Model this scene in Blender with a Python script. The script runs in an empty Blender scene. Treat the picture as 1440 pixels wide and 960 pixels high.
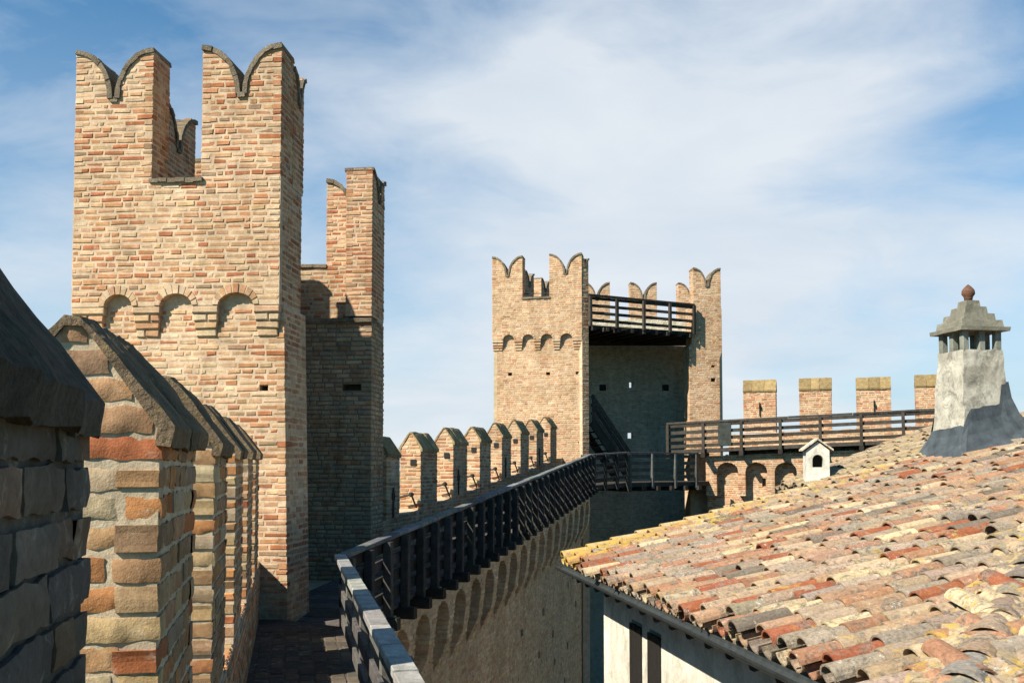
import bpy, bmesh, math, random
from mathutils import Vector, noise
from mathutils.geometry import tessellate_polygon
R = math.radians
V = Vector
SC = bpy.context.scene
COL = SC.collection
rng = random.Random(11)

# ------------------------------------------------------------------ camera, sky, sun, exposure
cam_d = bpy.data.cameras.new('camera')
cam = bpy.data.objects.new('camera', cam_d)
COL.objects.link(cam)
cam.location = (0, 0, 0)                       # the eye is z = 0
cam.rotation_euler = (R(93.0), 0, 0)
cam_d.lens = 35
cam_d.sensor_width = 36
cam_d.shift_y = 100 / 1440
cam_d.clip_end = 5000
cam_d.clip_start = 0.05
SC.camera = cam

SUN = V((-1.28, -1.0, 1.42)).normalized()      # direction towards the sun
sun_d = bpy.data.lights.new('sun', 'SUN')
sun_d.energy = 5.0
sun_d.angle = R(0.5)
sun_d.color = (1.0, 0.93, 0.80)
sun = bpy.data.objects.new('sun', sun_d)
COL.objects.link(sun)
sun.rotation_euler = (-SUN).to_track_quat('-Z', 'Y').to_euler()
sun.location = (-20, -20, 30)

SC.view_settings.view_transform = 'Standard'
SC.view_settings.look = 'None'
SC.view_settings.exposure = 1.05
SC.view_settings.gamma = 1
SC.view_settings.use_curve_mapping = False

world = bpy.data.worlds.new('World')
SC.world = world
world.use_nodes = True


class NT:
    """tiny helper round a node tree"""
    def __init__(self, tree):
        self.t = tree
        tree.nodes.clear()

    def n(self, typ, **kw):
        nd = self.t.nodes.new(typ)
        for k, v in kw.items():
            if k.startswith('i_'):
                key = k[2:]
                key = int(key) if key.isdigit() else key.replace('_', ' ')
                nd.inputs[key].default_value = v
            else:
                setattr(nd, k, v)
        return nd

    def l(self, a, b):
        self.t.links.new(a, b)

    def math(self, op, a, b=None, clamp=False):
        nd = self.t.nodes.new('ShaderNodeMath')
        nd.operation = op
        nd.use_clamp = clamp
        for i, x in enumerate((a, b)):
            if x is None:
                continue
            if isinstance(x, (int, float)):
                nd.inputs[i].default_value = x
            else:
                self.l(x, nd.inputs[i])
        return nd.outputs[0]

    def ramp(self, fac, stops):
        nd = self.t.nodes.new('ShaderNodeValToRGB')
        el = nd.color_ramp.elements
        while len(el) < len(stops):
            el.new(0.5)
        for e, (p, c) in zip(el, stops):
            e.position = p
            e.color = c if len(c) == 4 else (*c, 1)
        self.l(fac, nd.inputs[0])
        return nd.outputs[0]

    def mix(self, fac, a, b, blend='MIX'):
        nd = self.t.nodes.new('ShaderNodeMix')
        nd.data_type = 'RGBA'
        nd.blend_type = blend
        for s, x in ((0, fac), (6, a), (7, b)):
            if isinstance(x, (int, float)):
                nd.inputs[s].default_value = x
            elif isinstance(x, tuple):
                nd.inputs[s].default_value = x if len(x) == 4 else (*x, 1)
            else:
                self.l(x, nd.inputs[s])
        return nd.outputs[2]

    def noise(self, vec, scale, detail=4, rough=0.6, dist=0.0):
        nd = self.n('ShaderNodeTexNoise')
        nd.inputs['Scale'].default_value = scale
        nd.inputs['Detail'].default_value = detail
        nd.inputs['Roughness'].default_value = rough
        nd.inputs['Distortion'].default_value = dist
        if vec is not None:
            self.l(vec, nd.inputs['Vector'])
        return nd.outputs['Fac']


def make_sky():
    g = NT(world.node_tree)
    out = g.n('ShaderNodeOutputWorld')
    bg = g.n('ShaderNodeBackground')
    bg.inputs['Strength'].default_value = 0.05
    sky = g.n('ShaderNodeTexSky')
    sky.sky_type = 'NISHITA'
    sky.sun_disc = False
    sky.sun_elevation = math.asin(SUN.z)
    sky.sun_rotation = math.atan2(SUN.x, SUN.y)
    sky.air_density = 1.0
    sky.dust_density = 0.6
    sky.ozone_density = 2.5
    tc = g.n('ShaderNodeTexCoord')
    d = tc.outputs['Generated']
    sep = g.n('ShaderNodeSeparateXYZ')
    g.l(d, sep.inputs[0])
    z = g.math('ADD', g.math('MAXIMUM', sep.outputs[2], 0.0), 0.22)
    cx = g.math('DIVIDE', sep.outputs[0], z)
    cy = g.math('DIVIDE', sep.outputs[1], z)
    comb = g.n('ShaderNodeCombineXYZ')
    g.l(cx, comb.inputs[0])
    g.l(g.math('MULTIPLY', cy, 1.1), comb.inputs[1])
    comb.inputs[2].default_value = 9.5
    n1 = g.noise(comb.outputs[0], 0.95, 6, 0.50, 0.3)
    n2 = g.noise(comb.outputs[0], 3.2, 6, 0.62, 0.8)
    # a broad bank of cloud ahead, thinning to clear blue above, to the sides and behind
    def lobe(c, lo, hi):
        dp = g.n('ShaderNodeVectorMath', operation='DOT_PRODUCT')
        g.l(d, dp.inputs[0])
        dp.inputs[1].default_value = V(c).normalized()
        return g.ramp(dp.outputs['Value'], [(lo, (0, 0, 0)), (hi, (1, 1, 1))])
    bank = lobe((0.05, 0.93, 0.24), 0.90, 0.995)
    high = lobe((0.16, 0.80, 0.46), 0.955, 1.0)
    ahead = lobe((0.0, 0.95, 0.20), 0.50, 0.80)
    cl = g.math('ADD', g.math('MULTIPLY', n1, 1.7), g.math("MULTIPLY", n2, 0.42))
    cl = g.math("SUBTRACT", cl, 0.53)
    cl = g.math('ADD', cl, g.math('MULTIPLY', bank, 0.30))
    cl = g.math('ADD', cl, g.math('MULTIPLY', high, 0.16))
    cov = g.ramp(cl, [(0.50, (0, 0, 0)), (0.68, (0.42, 0.42, 0.42)), (0.95, (0.93, 0.93, 0.93))])
    # thicker air near the horizon
    hz = g.ramp(sep.outputs[2], [(0.0, (0.86, 0.86, 0.86)), (0.12, (0.66, 0.66, 0.66)), (0.26, (0.30, 0.30, 0.30)), (0.46, (0.0, 0.0, 0.0))])
    one = g.math('SUBTRACT', 1.0, g.math('MULTIPLY', g.math('SUBTRACT', 1.0, cov), g.math('SUBTRACT', 1.0, hz)))
    cov = g.math('MULTIPLY', one, ahead)
    tint = g.mix(1.0, sky.outputs[0], (0.36, 1.08, 1.34), 'MULTIPLY')
    n3 = g.noise(comb.outputs[0], 1.9, 5, 0.55, 0.3)
    cloud = g.ramp(n3, [(0.30, (0.68, 0.765, 0.86)), (0.70, (0.83, 0.875, 0.92))])
    cloud = g.mix(1.0, cloud, (9.6, 9.6, 9.6), 'MULTIPLY')
    col = g.mix(cov, tint, cloud)
    g.l(col, bg.inputs['Color'])
    g.l(bg.outputs[0], out.inputs['Surface'])


make_sky()


# ------------------------------------------------------------------ materials
def new_mat(name):
    m = bpy.data.materials.new(name)
    m.use_nodes = True
    return m, NT(m.node_tree)


def finish(g, color, rough, height=None, strength=0.5, dist=0.01, metal=0.0, spec=0.3):
    out = g.n('ShaderNodeOutputMaterial')
    b = g.n('ShaderNodeBsdfPrincipled')
    if isinstance(color, tuple):
        b.inputs['Base Color'].default_value = (*color[:3], 1)
    else:
        g.l(color, b.inputs['Base Color'])
    if isinstance(rough, (int, float)):
        b.inputs['Roughness'].default_value = rough
    else:
        g.l(rough, b.inputs['Roughness'])
    b.inputs['Metallic'].default_value = metal
    b.inputs['Specular IOR Level'].default_value = spec
    if height is not None:
        bp = g.n('ShaderNodeBump')
        bp.inputs['Strength'].default_value = strength
        bp.inputs['Distance'].default_value = dist
        g.l(height, bp.inputs['Height'])
        g.l(bp.outputs[0], b.inputs['Normal'])
    g.l(b.outputs[0], out.inputs['Surface'])


def attr(g, name='Col'):
    a = g.n('ShaderNodeAttribute')
    a.attribute_name = name
    return a


def mat_masonry():
    m, g = new_mat('masonry')
    a = attr(g)
    p = g.n('ShaderNodeNewGeometry').outputs['Position']
    big = g.noise(p, 0.9, 5, 0.6)
    mid = g.noise(p, 7.0, 5, 0.65)
    fine = g.noise(p, 60.0, 6, 0.7)
    c = g.mix(1.0, a.outputs['Color'], g.ramp(big, [(0.30, (0.82, 0.80, 0.76)), (0.62, (1.06, 1.05, 1.04))]), 'MULTIPLY')
    c = g.mix(1.0, c, g.ramp(mid, [(0.28, (0.72, 0.70, 0.68)), (0.62, (1.10, 1.09, 1.06))]), 'MULTIPLY')
    c = g.mix(1.0, c, g.ramp(fine, [(0.30, (0.74, 0.72, 0.70)), (0.68, (1.16, 1.15, 1.14))]), 'MULTIPLY')
    # lime bloom and dark grime in patches
    bloom = g.ramp(g.noise(p, 14.0, 6, 0.7, 0.4), [(0.58, (0, 0, 0)), (0.74, (0.55, 0.55, 0.55))])
    c = g.mix(bloom, c, (0.50, 0.44, 0.34))
    grime = g.ramp(g.noise(p, 3.1, 7, 0.7, 0.6), [(0.60, (0, 0, 0)), (0.80, (0.55, 0.55, 0.55))])
    c = g.mix(grime, c, (0.13, 0.105, 0.08))
    mp = g.n('ShaderNodeMapping')
    mp.inputs['Scale'].default_value = (2.6, 2.6, 0.34)
    g.l(p, mp.inputs['Vector'])
    streak = g.ramp(g.noise(mp.outputs[0], 1.0, 6, 0.65, 0.3), [(0.52, (0, 0, 0)), (0.70, (0.42, 0.42, 0.42))])
    c = g.mix(streak, c, g.mix(1.0, c, (0.52, 0.49, 0.45), 'MULTIPLY'))
    h = g.math('ADD', g.math('MULTIPLY', fine, 0.6), g.math('MULTIPLY', g.noise(p, 170, 3, 0.6), 0.4))
    finish(g, c, 0.93, h, 0.7, 0.005, spec=0.12)
    return m


def mat_coping():
    m, g = new_mat('weathered_coping')
    a = attr(g)
    p = g.n('ShaderNodeNewGeometry').outputs['Position']
    n1 = g.noise(p, 9, 6, 0.7)
    n2 = g.noise(p, 55, 5, 0.7)
    c = g.mix(1.0, a.outputs['Color'], g.ramp(n1, [(0.3, (0.6, 0.6, 0.6)), (0.7, (1.25, 1.2, 1.15))]), 'MULTIPLY')
    c = g.mix(1.0, c, g.ramp(n2, [(0.3, (0.65, 0.65, 0.65)), (0.7, (1.25, 1.25, 1.25))]), 'MULTIPLY')
    li = g.ramp(g.noise(p, 16, 6, 0.65, 0.5), [(0.54, (0, 0, 0)), (0.68, (0.8, 0.8, 0.8))])
    li = g.math('MULTIPLY', li, a.outputs['Alpha'])
    c = g.mix(li, c, (0.34, 0.235, 0.055))
    finish(g, c, 0.95, n2, 1.0, 0.02, spec=0.12)
    return m


def mat_tiles():
    m, g = new_mat('roof_tiles')
    a = attr(g)
    p = g.n('ShaderNodeNewGeometry').outputs['Position']
    n1 = g.noise(p, 6.5, 6, 0.7)
    n2 = g.noise(p, 45, 6, 0.75)
    c = g.mix(1.0, a.outputs['Color'], g.ramp(n1, [(0.28, (0.70, 0.68, 0.66)), (0.66, (1.15, 1.12, 1.08))]), 'MULTIPLY')
    c = g.mix(1.0, c, g.ramp(n2, [(0.30, (0.62, 0.60, 0.58)), (0.66, (1.18, 1.17, 1.16))]), 'MULTIPLY')
    dark = g.ramp(g.noise(p, 6.5, 9, 0.78, 0.8), [(0.50, (0, 0, 0)), (0.60, (0.86, 0.86, 0.86))])
    c = g.mix(dark, c, g.mix(g.ramp(n2, [(0.38, (0, 0, 0)), (0.62, (1, 1, 1))]), (0.05, 0.045, 0.036), (0.24, 0.205, 0.16)))
    spots = g.ramp(g.noise(p, 38, 5, 0.75), [(0.60, (0, 0, 0)), (0.66, (0.8, 0.8, 0.8))])
    spots = g.math('MULTIPLY', spots, g.ramp(g.noise(p, 3.3, 4, 0.6), [(0.45, (0, 0, 0)), (0.58, (1, 1, 1))]))
    c = g.mix(spots, c, (0.07, 0.063, 0.05))
    pale = g.ramp(g.noise(p, 27, 7, 0.8, 0.3), [(0.56, (0, 0, 0)), (0.64, (0.85, 0.85, 0.85))])
    pale = g.math('MULTIPLY', pale, g.ramp(g.noise(p, 2.9, 4, 0.6), [(0.48, (0, 0, 0)), (0.60, (1, 1, 1))]))
    c = g.mix(pale, c, (0.56, 0.53, 0.45))
    ye = g.math('ADD', g.noise(p, 10, 7, 0.72, 0.5), g.math('MULTIPLY', a.outputs['Alpha'], 0.22))
    ye = g.ramp(ye, [(0.64, (0, 0, 0)), (0.73, (0.90, 0.90, 0.90))])
    c = g.mix(ye, c, g.mix(n2, (0.27, 0.16, 0.03), (0.56, 0.38, 0.09)))
    h = g.math('ADD', n2, g.math('MULTIPLY', g.noise(p, 140, 3, 0.6), 0.4))
    finish(g, c, 0.92, h, 0.8, 0.012, spec=0.15)
    return m


def mat_wood():
    m, g = new_mat('weathered_wood')
    a = attr(g)
    p = g.n('ShaderNodeTexCoord').outputs['Object']
    n1 = g.noise(p, 8, 5, 0.65)
    n2 = g.noise(p, 70, 4, 0.7, 1.0)
    c = g.mix(1.0, a.outputs['Color'], g.ramp(n1, [(0.3, (0.6, 0.6, 0.6)), (0.7, (1.3, 1.3, 1.3))]), 'MULTIPLY')
    c = g.mix(1.0, c, g.ramp(n2, [(0.3, (0.65, 0.65, 0.65)), (0.7, (1.25, 1.25, 1.25))]), 'MULTIPLY')
    finish(g, c, 0.85, n2, 0.6, 0.006, spec=0.10)
    return m


def mat_plaster():
    m, g = new_mat('plaster')
    a = attr(g)
    p = g.n('ShaderNodeNewGeometry').outputs['Position']
    n1 = g.noise(p, 3.0, 7, 0.7, 0.4)
    n2 = g.noise(p, 32, 5, 0.7)
    c = g.mix(1.0, a.outputs['Color'], g.ramp(n1, [(0.34, (0.62, 0.60, 0.56)), (0.60, (1.04, 1.03, 1.0))]), 'MULTIPLY')
    c = g.mix(1.0, c, g.ramp(n2, [(0.3, (0.84, 0.83, 0.81)), (0.7, (1.08, 1.08, 1.08))]), 'MULTIPLY')
    blot = g.ramp(g.noise(p, 4.5, 9, 0.78, 0.6), [(0.49, (0, 0, 0)), (0.64, (0.85, 0.85, 0.85))])
    blot = g.math('MULTIPLY', blot, a.outputs['Alpha'])
    c = g.mix(blot, c, (0.10, 0.093, 0.075))
    finish(g, c, 0.9, n2, 0.5, 0.01, spec=0.2)
    return m


def mat_simple(name, col, rough=0.6, metal=0.0, nscale=20, amt=0.25):
    m, g = new_mat(name)
    p = g.n('ShaderNodeNewGeometry').outputs['Position']
    n1 = g.noise(p, nscale, 5, 0.65)
    lo = tuple(x * (1 - amt) for x in col)
    hi = tuple(min(1, x * (1 + amt)) for x in col)
    finish(g, g.ramp(n1, [(0.3, lo), (0.7, hi)]), rough, n1, 0.3, 0.01, metal)
    return m


def mat_ground():
    m, g = new_mat('ground')
    p = g.n('ShaderNodeNewGeometry').outputs['Position']
    n1 = g.noise(p, 0.02, 6, 0.6)
    n2 = g.noise(p, 1.5, 6, 0.7)
    c = g.ramp(n1, [(0.35, (0.06, 0.08, 0.03)), (0.5, (0.13, 0.12, 0.06)), (0.65, (0.09, 0.10, 0.04))])
    c = g.mix(1.0, c, g.ramp(n2, [(0.3, (0.6, 0.6, 0.6)), (0.7, (1.2, 1.2, 1.2))]), 'MULTIPLY')
    finish(g, c, 0.95, n2, 0.4, 0.05)
    return m


M_BRICK = mat_masonry()
M_COPE = mat_coping()
M_TILE = mat_tiles()
M_WOOD = mat_wood()
M_PLAS = mat_plaster()
M_GROUND = mat_ground()
M_FLASH = mat_simple('dark_membrane', (0.045, 0.055, 0.062), 0.75, nscale=7, amt=0.4)
M_GUTTER = mat_simple('gutter_metal', (0.035, 0.04, 0.04), 0.55, 0.2, nscale=12, amt=0.35)
M_IRON = mat_simple('iron', (0.035, 0.03, 0.027), 0.6, 0.5)
M_DARK = mat_simple('shutter_and_hole_shade', (0.013, 0.011, 0.009), 0.7)  # shutters, and the painted shade of slits, sockets and vent opening


# ------------------------------------------------------------------ mesh collecting
class Acc:
    def __init__(self):
        self.v, self.f, self.c = [], [], []
        self.soft = set()

    def add(self, vs, fs, col, soft=False):
        b = len(self.v)
        if soft:
            self.soft.update(range(len(self.f), len(self.f) + len(fs)))
        self.v.extend(vs)
        self.f.extend([tuple(b + i for i in f) for f in fs])
        if len(col) == 3:
            col = (*col, 0.0)
        self.c.extend([col] * len(vs))

    def build(self, name, mat, parent=None, smooth=False):
        base = parent_world(parent)
        me = bpy.data.meshes.new(name)
        me.from_pydata([tuple(V(p) - base) for p in self.v], [], self.f)
        at = me.attributes.new('Col', 'FLOAT_COLOR', 'POINT')
        flat = [x for c in self.c for x in c]
        at.data.foreach_set('color', flat)
        if smooth:
            me.polygons.foreach_set('use_smooth', [True] * len(me.polygons))
        elif self.soft:
            me.polygons.foreach_set('use_smooth', [i in self.soft for i in range(len(me.polygons))])
        me.materials.append(mat)
        me.update()
        o = bpy.data.objects.new(name, me)
        COL.objects.link(o)
        if parent is not None:
            o.parent = parent
        return o


def parent_world(p):
    w = V((0, 0, 0))
    while p is not None:
        w += p.location
        p = p.parent
    return w


def thing(name, label, cat, loc, group=None):
    o = bpy.data.objects.new(name, None)
    o.empty_display_size = 0.2
    COL.objects.link(o)
    o.location = loc
    o['label'] = label
    o['category'] = cat
    if group:
        o['group'] = group
    return o


def structure(o):
    o['kind'] = 'structure'
    return o


def j(a):
    return rng.uniform(-a, a)


Z = V((0, 0, 1))
BUFF = [((0.57, 0.385, 0.235), 3), ((0.54, 0.33, 0.19), 3), ((0.50, 0.27, 0.145), 2.6), ((0.60, 0.44, 0.285), 1.8),
        ((0.45, 0.195, 0.10), 1.5), ((0.38, 0.265, 0.165), 0.8)]
PALE = [((0.60, 0.425, 0.275), 3), ((0.57, 0.38, 0.235), 3), ((0.54, 0.315, 0.185), 2), ((0.62, 0.475, 0.325), 2), ((0.47, 0.235, 0.125), .8)]
FAR = [((0.58, 0.385, 0.235), 3), ((0.56, 0.345, 0.20), 3), ((0.53, 0.30, 0.165), 2), ((0.60, 0.43, 0.28), 2), ((0.47, 0.23, 0.12), 0.8)]
MIXP = [((0.55, 0.36, 0.22), 3), ((0.53, 0.31, 0.18), 3), ((0.50, 0.245, 0.13), 3.0), ((0.58, 0.415, 0.275), 1.6),
        ((0.43, 0.17, 0.088), 1.7), ((0.38, 0.265, 0.17), 0.8)]
WARM = [((0.52, 0.315, 0.185), 3), ((0.50, 0.26, 0.14), 3), ((0.55, 0.38, 0.24), 1.6), ((0.42, 0.165, 0.08), 2.2),
        ((0.36, 0.235, 0.15), 0.9)]
NEAR = [((0.53, 0.25, 0.11), 2.4), ((0.46, 0.275, 0.15), 3), ((0.50, 0.35, 0.195), 2), ((0.54, 0.43, 0.28), 0.6),
        ((0.36, 0.23, 0.135), 1.8), ((0.46, 0.17, 0.075), 0.6), ((0.41, 0.30, 0.195), 1.4)]
SHADE_BRICK = [((0.21, 0.175, 0.135), 3), ((0.15, 0.13, 0.11), 3), ((0.25, 0.165, 0.11), 1.5)]  # brick tones darkened to paint shade onto the nearest merlons
PATCH = (WARM, MIXP, BUFF, PALE)
GREY = [((0.46, 0.36, 0.245), 3), ((0.42, 0.31, 0.205), 3), ((0.44, 0.285, 0.175), 1.5), ((0.38, 0.32, 0.23), 2)]
FLANK = [((0.50, 0.37, 0.24), 3), ((0.44, 0.31, 0.20), 3), ((0.46, 0.265, 0.155), 1.6), ((0.38, 0.31, 0.22), 1.5)]
INNER = [((0.66, 0.62, 0.50), 3), ((0.60, 0.56, 0.45), 3), ((0.60, 0.50, 0.38), 1)]
PAVE = [((0.12, 0.10, 0.08), 3), ((0.09, 0.08, 0.07), 3), ((0.15, 0.115, 0.085), 1)]
WALL2 = [((0.72, 0.57, 0.38), 3), ((0.68, 0.51, 0.33), 3), ((0.64, 0.44, 0.27), 1.5)]
MORT = (0.50, 0.385, 0.275)
MORT_L = (0.56, 0.45, 0.315)
MORT_D = (0.40, 0.34, 0.25)
MORT_N = (0.48, 0.40, 0.29)
MORT_P = (0.08, 0.07, 0.06)


def pick(pal):
    t = rng.uniform(0, sum(w for _, w in pal))
    for c, w in pal:
        t -= w
        if t <= 0:
            break
    k = rng.uniform(0.69, 0.91)
    return (c[0] * k, c[1] * k * rng.uniform(0.96, 1.04), c[2] * k * rng.uniform(0.94, 1.06))


def brick(acc, O, U, Vv, N, u0, u1, v0, v1, proud, depth, col, rough=0.006, bev=0.010, fine=False):
    """one brick, its face set proud of the plane, its body let into the wall"""
    jj = rough
    if not fine:
        c = [(u0 + j(jj), v0 + j(jj)), (u1 + j(jj), v0 + j(jj)), (u1 + j(jj), v1 + j(jj)), (u0 + j(jj), v1 + j(jj))]
        vs = [O + U * a + Vv * b - N * depth for a, b in c]
        vs += [O + U * a + Vv * b + N * (proud - bev * 0.8) for a, b in c]
        m = [(bev, bev), (-bev, bev), (-bev, -bev), (bev, -bev)]
        vs += [O + U * (a + da) + Vv * (b + db) + N * (proud + j(0.0025)) for (a, b), (da, db) in zip(c, m)]
        fs = []
        for k in range(4):
            n = (k + 1) % 4
            fs.append((k, n, 4 + n, 4 + k))
            fs.append((4 + k, 4 + n, 8 + n, 8 + k))
        fs.append((8, 9, 10, 11))
        acc.add(vs, fs, col)
        return
    nx = max(3, int((u1 - u0) / 0.018))
    ny = max(3, int((v1 - v0) / 0.014))
    seed = V((rng.uniform(0, 90), rng.uniform(0, 90), rng.uniform(0, 90)))
    ju = [j(0.004) for _ in range(4)]
    vs, fs = [], []
    L, H = u1 - u0, v1 - v0
    bow = j(0.004)
    for b in range(ny + 1):
        for a in range(nx + 1):
            s, t = a / nx, b / ny
            q = V((s * L * 14, t * H * 14, 0)) + seed
            e = min(min(s, 1 - s) * L, min(t, 1 - t) * H)
            drop = -0.0035 * math.exp(-e / 0.003)
            uu = u0 + s * L + noise.noise(q * 1.6) * 0.008 * (1 if a in (0, nx) else 0.4)
            vv = v0 + t * H + noise.noise(q * 1.6 + V((7, 3, 1))) * 0.008 * (1 if b in (0, ny) else 0.4) + bow * math.sin(s * 3.1)
            hh = proud + drop + 0.0055 * noise.fractal(q * 1.3, 0.8, 2.0, 5)
            vs.append(O + U * uu + Vv * vv + N * hh)
    W = nx + 1
    for b in range(ny):
        for a in range(nx):
            fs.append((b * W + a, b * W + a + 1, (b + 1) * W + a + 1, (b + 1) * W + a))
    ring = [a for a in range(nx)] + [nx + b * W for b in range(ny)] + \
           [ny * W + nx - a for a in range(nx)] + [(ny - b) * W for b in range(ny)]
    acc.add(vs, fs, col, soft=True)
    n = len(ring)
    sv = [vs[i] for i in ring] + [vs[i] - N * (depth + proud) for i in ring]
    acc.add(sv, [((i + 1) % n, i, n + i, n + (i + 1) % n) for i in range(n)], col)


def crossings(loops, v):
    xs = []
    for li, lp in enumerate(loops):
        n = len(lp)
        for i in range(n):
            (x0, y0), (x1, y1) = lp[i], lp[(i + 1) % n]
            if (y0 <= v) != (y1 <= v):
                xs.append((x0 + (x1 - x0) * (v - y0) / (y1 - y0), (li, i)))
    xs.sort()
    return [(xs[i], xs[i + 1]) for i in range(0, len(xs) - 1, 2)]


def lay(acc, O, U, Vv, N, loops, sided=(), odd=True, pal=BUFF, course=0.072, joint=0.018, lr=(0.13, 0.27),
        proud=0.006, depth=0.10, fine=False, hdr=0.094, tilt=None, gap=0.02, vmin=None, missing=0.0):
    """courses of bricks inside polygons given in (u, z)"""
    if fine:
        joint = 0.017
        course = 0.077
        lr = (0.19, 0.38)
    vs = [p[1] for p in loops[0]]
    lo, hi = min(vs), max(vs)
    if vmin is not None:
        lo = max(lo, vmin)
    k = math.ceil(lo / course - 0.35)
    while True:
        v0 = k * course
        if v0 + course * 0.55 > hi:
            break
        mid = v0 + course * 0.5
        wob = noise.noise(V((k * 3.7, O.x, O.y))) * 0.004
        for (a, ea), (b, eb) in crossings(loops, min(max(mid, lo + 1e-4), hi - 1e-4)):
            sh = ((k % 2) == 1) if odd else ((k % 2) == 0)
            ea_s, eb_s = ea in sided, eb in sided
            if ea_s:
                a = a + hdr if sh else a - (0.008 if fine else proud * 0.8)
            else:
                a += 0.004
            if eb_s:
                b = b - hdr if sh else b + (0.008 if fine else proud * 0.8)
            else:
                b -= 0.004
            u = a
            first = True
            while b - u > 0.035:
                L = rng.uniform(*lr)
                if rng.random() < 0.2:
                    L *= 0.55
                if first and not (ea_s and not sh):
                    L *= rng.uniform(0.45, 1.0)
                first = False
                e = u + L
                if b - e < 0.10:
                    e = b
                    if e - u > lr[1] * 1.25:
                        e = u + (b - u) * rng.uniform(0.42, 0.58)
                g2 = joint * rng.uniform(0.35, 0.65)
                vt = min(v0 + course - g2 + j(0.003), hi + 0.004)
                if rng.random() >= missing:
                    wv = wob + 0.007 * noise.noise(V((u * 0.8 + O.x * 3, k * 0.21, O.y)))
                    pl = pal
                    if isinstance(pal, tuple):
                        q_ = noise.noise(V((u * 0.75 + 3.1, v0 * 0.95, O.x + O.y))) + j(0.22) - 0.05 * (v0 - 2.5)
                        pl = pal[0] if q_ < -0.16 else pal[1] if q_ < 0.06 else pal[2] if q_ < 0.22 else pal[3]
                    brick(acc, O, U, Vv, N, u + (joint * 0.5 if u > a + 1e-6 else 0), e - (joint * 0.5 if e < b - 1e-6 else 0),
                          v0 + g2 + wv + j(0.004), vt + wv, proud * (rng.uniform(0.75, 1.5) if fine else rng.uniform(0.2, 1.5)), depth, pick(pl), fine=fine,
                          bev=0.010)
                u = e
        k += 1


def prism(acc, O, U, N, loops, thick, col, plug=None):
    """polygon with holes pushed back by thick; plug = depth at which holes are closed (None: right through)"""
    polys = [[V((a, b, 0)) for a, b in lp] for lp in loops]
    tris = tessellate_polygon(polys)
    flat = [p for lp in loops for p in lp]
    n = len(flat)
    vs = [O + U * a + Z * b for a, b in flat] + [O + U * a + Z * b - N * thick for a, b in flat]
    fs = [t for t in tris] + [(t[2] + n, t[1] + n, t[0] + n) for t in tris]
    if plug is not None:
        fs = list(tris)
        back = tessellate_polygon([polys[0]])
        fs += [(t[2] + n, t[1] + n, t[0] + n) for t in back]
    base = 0
    for li, lp in enumerate(loops):
        m = len(lp)
        if li > 0 and plug is not None:
            q = [O + U * a + Z * b for a, b in lp] + [O + U * a + Z * b - N * plug for a, b in lp]
            ff = [(i, (i + 1) % m, m + (i + 1) % m, m + i) for i in range(m)] + [tuple(range(m, 2 * m))]
            acc.add(q, ff, col)
        else:
            for i in range(m):
                k = (i + 1) % m
                fs.append((base + i, base + k, n + base + k, n + base + i))
        base += m
    acc.add(vs, fs, col)


def masonry(acc, O, U, thick, outer, holes=(), plug=None, front=True, back=False, sides=(), pal=BUFF, mort=MORT, fine=False,
            nobrick=(), vmin=None, proud=0.006, course=0.072, lr=(0.13, 0.27), slack=0.35):
    """a wall: mortar core with bricks on its front, its back and the (nearly) vertical edges listed in sides.
    outer runs counter-clockwise in (u, z) as seen from the front; O must have z = 0"""
    O = V((O[0], O[1], 0))
    U = V((U[0], U[1], 0)).normalized()
    N = U.cross(Z)
    loops = [list(outer)] + [list(h) for h in holes]
    prism(acc, O, U, N, loops, thick, mort, plug)
    n = len(outer)
    side_ids = set()
    for i in range(n):
        (a, b), (c, d) = outer[i], outer[(i + 1) % n]
        if abs(d - b) > 0.05 and abs(c - a) <= slack * abs(d - b):
            right = d > b
            if sides == 'all' or (right and 'R' in sides) or ((not right) and 'L' in sides):
                side_ids.add((0, i))
    kw = dict(pal=pal, fine=fine, vmin=vmin, proud=proud, course=course, lr=lr)
    if front:
        lay(acc, O, U, Z, N, loops + [list(x) for x in nobrick], sided=side_ids, **kw)
    if back:
        mir = [[(-a, b) for a, b in lp] for lp in loops]
        lay(acc, O - N * thick, -U, Z, -N, mir, sided=side_ids, **kw)
    for (_, i) in side_ids:
        (a, b), (c, d) = outer[i], outer[(i + 1) % n]
        sl = (c - a) / (d - b)
        base = O + U * (a - sl * b)
        Vv = Z + U * sl
        sd = set()
        rect = [(0, min(b, d)), (thick, min(b, d)), (thick, max(b, d)), (0, max(b, d))]
        if front:
            sd.add((0, 3) if d > b else (0, 1))
        if back:
            sd.add((0, 1) if d > b else (0, 3))
        if d > b:
            lay(acc, base, -N, Vv, U, [rect], sided=sd, odd=False, **kw)
        else:
            lay(acc, base - N * thick, N, Vv, -U, [rect], sided=sd, odd=False, **kw)


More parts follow.
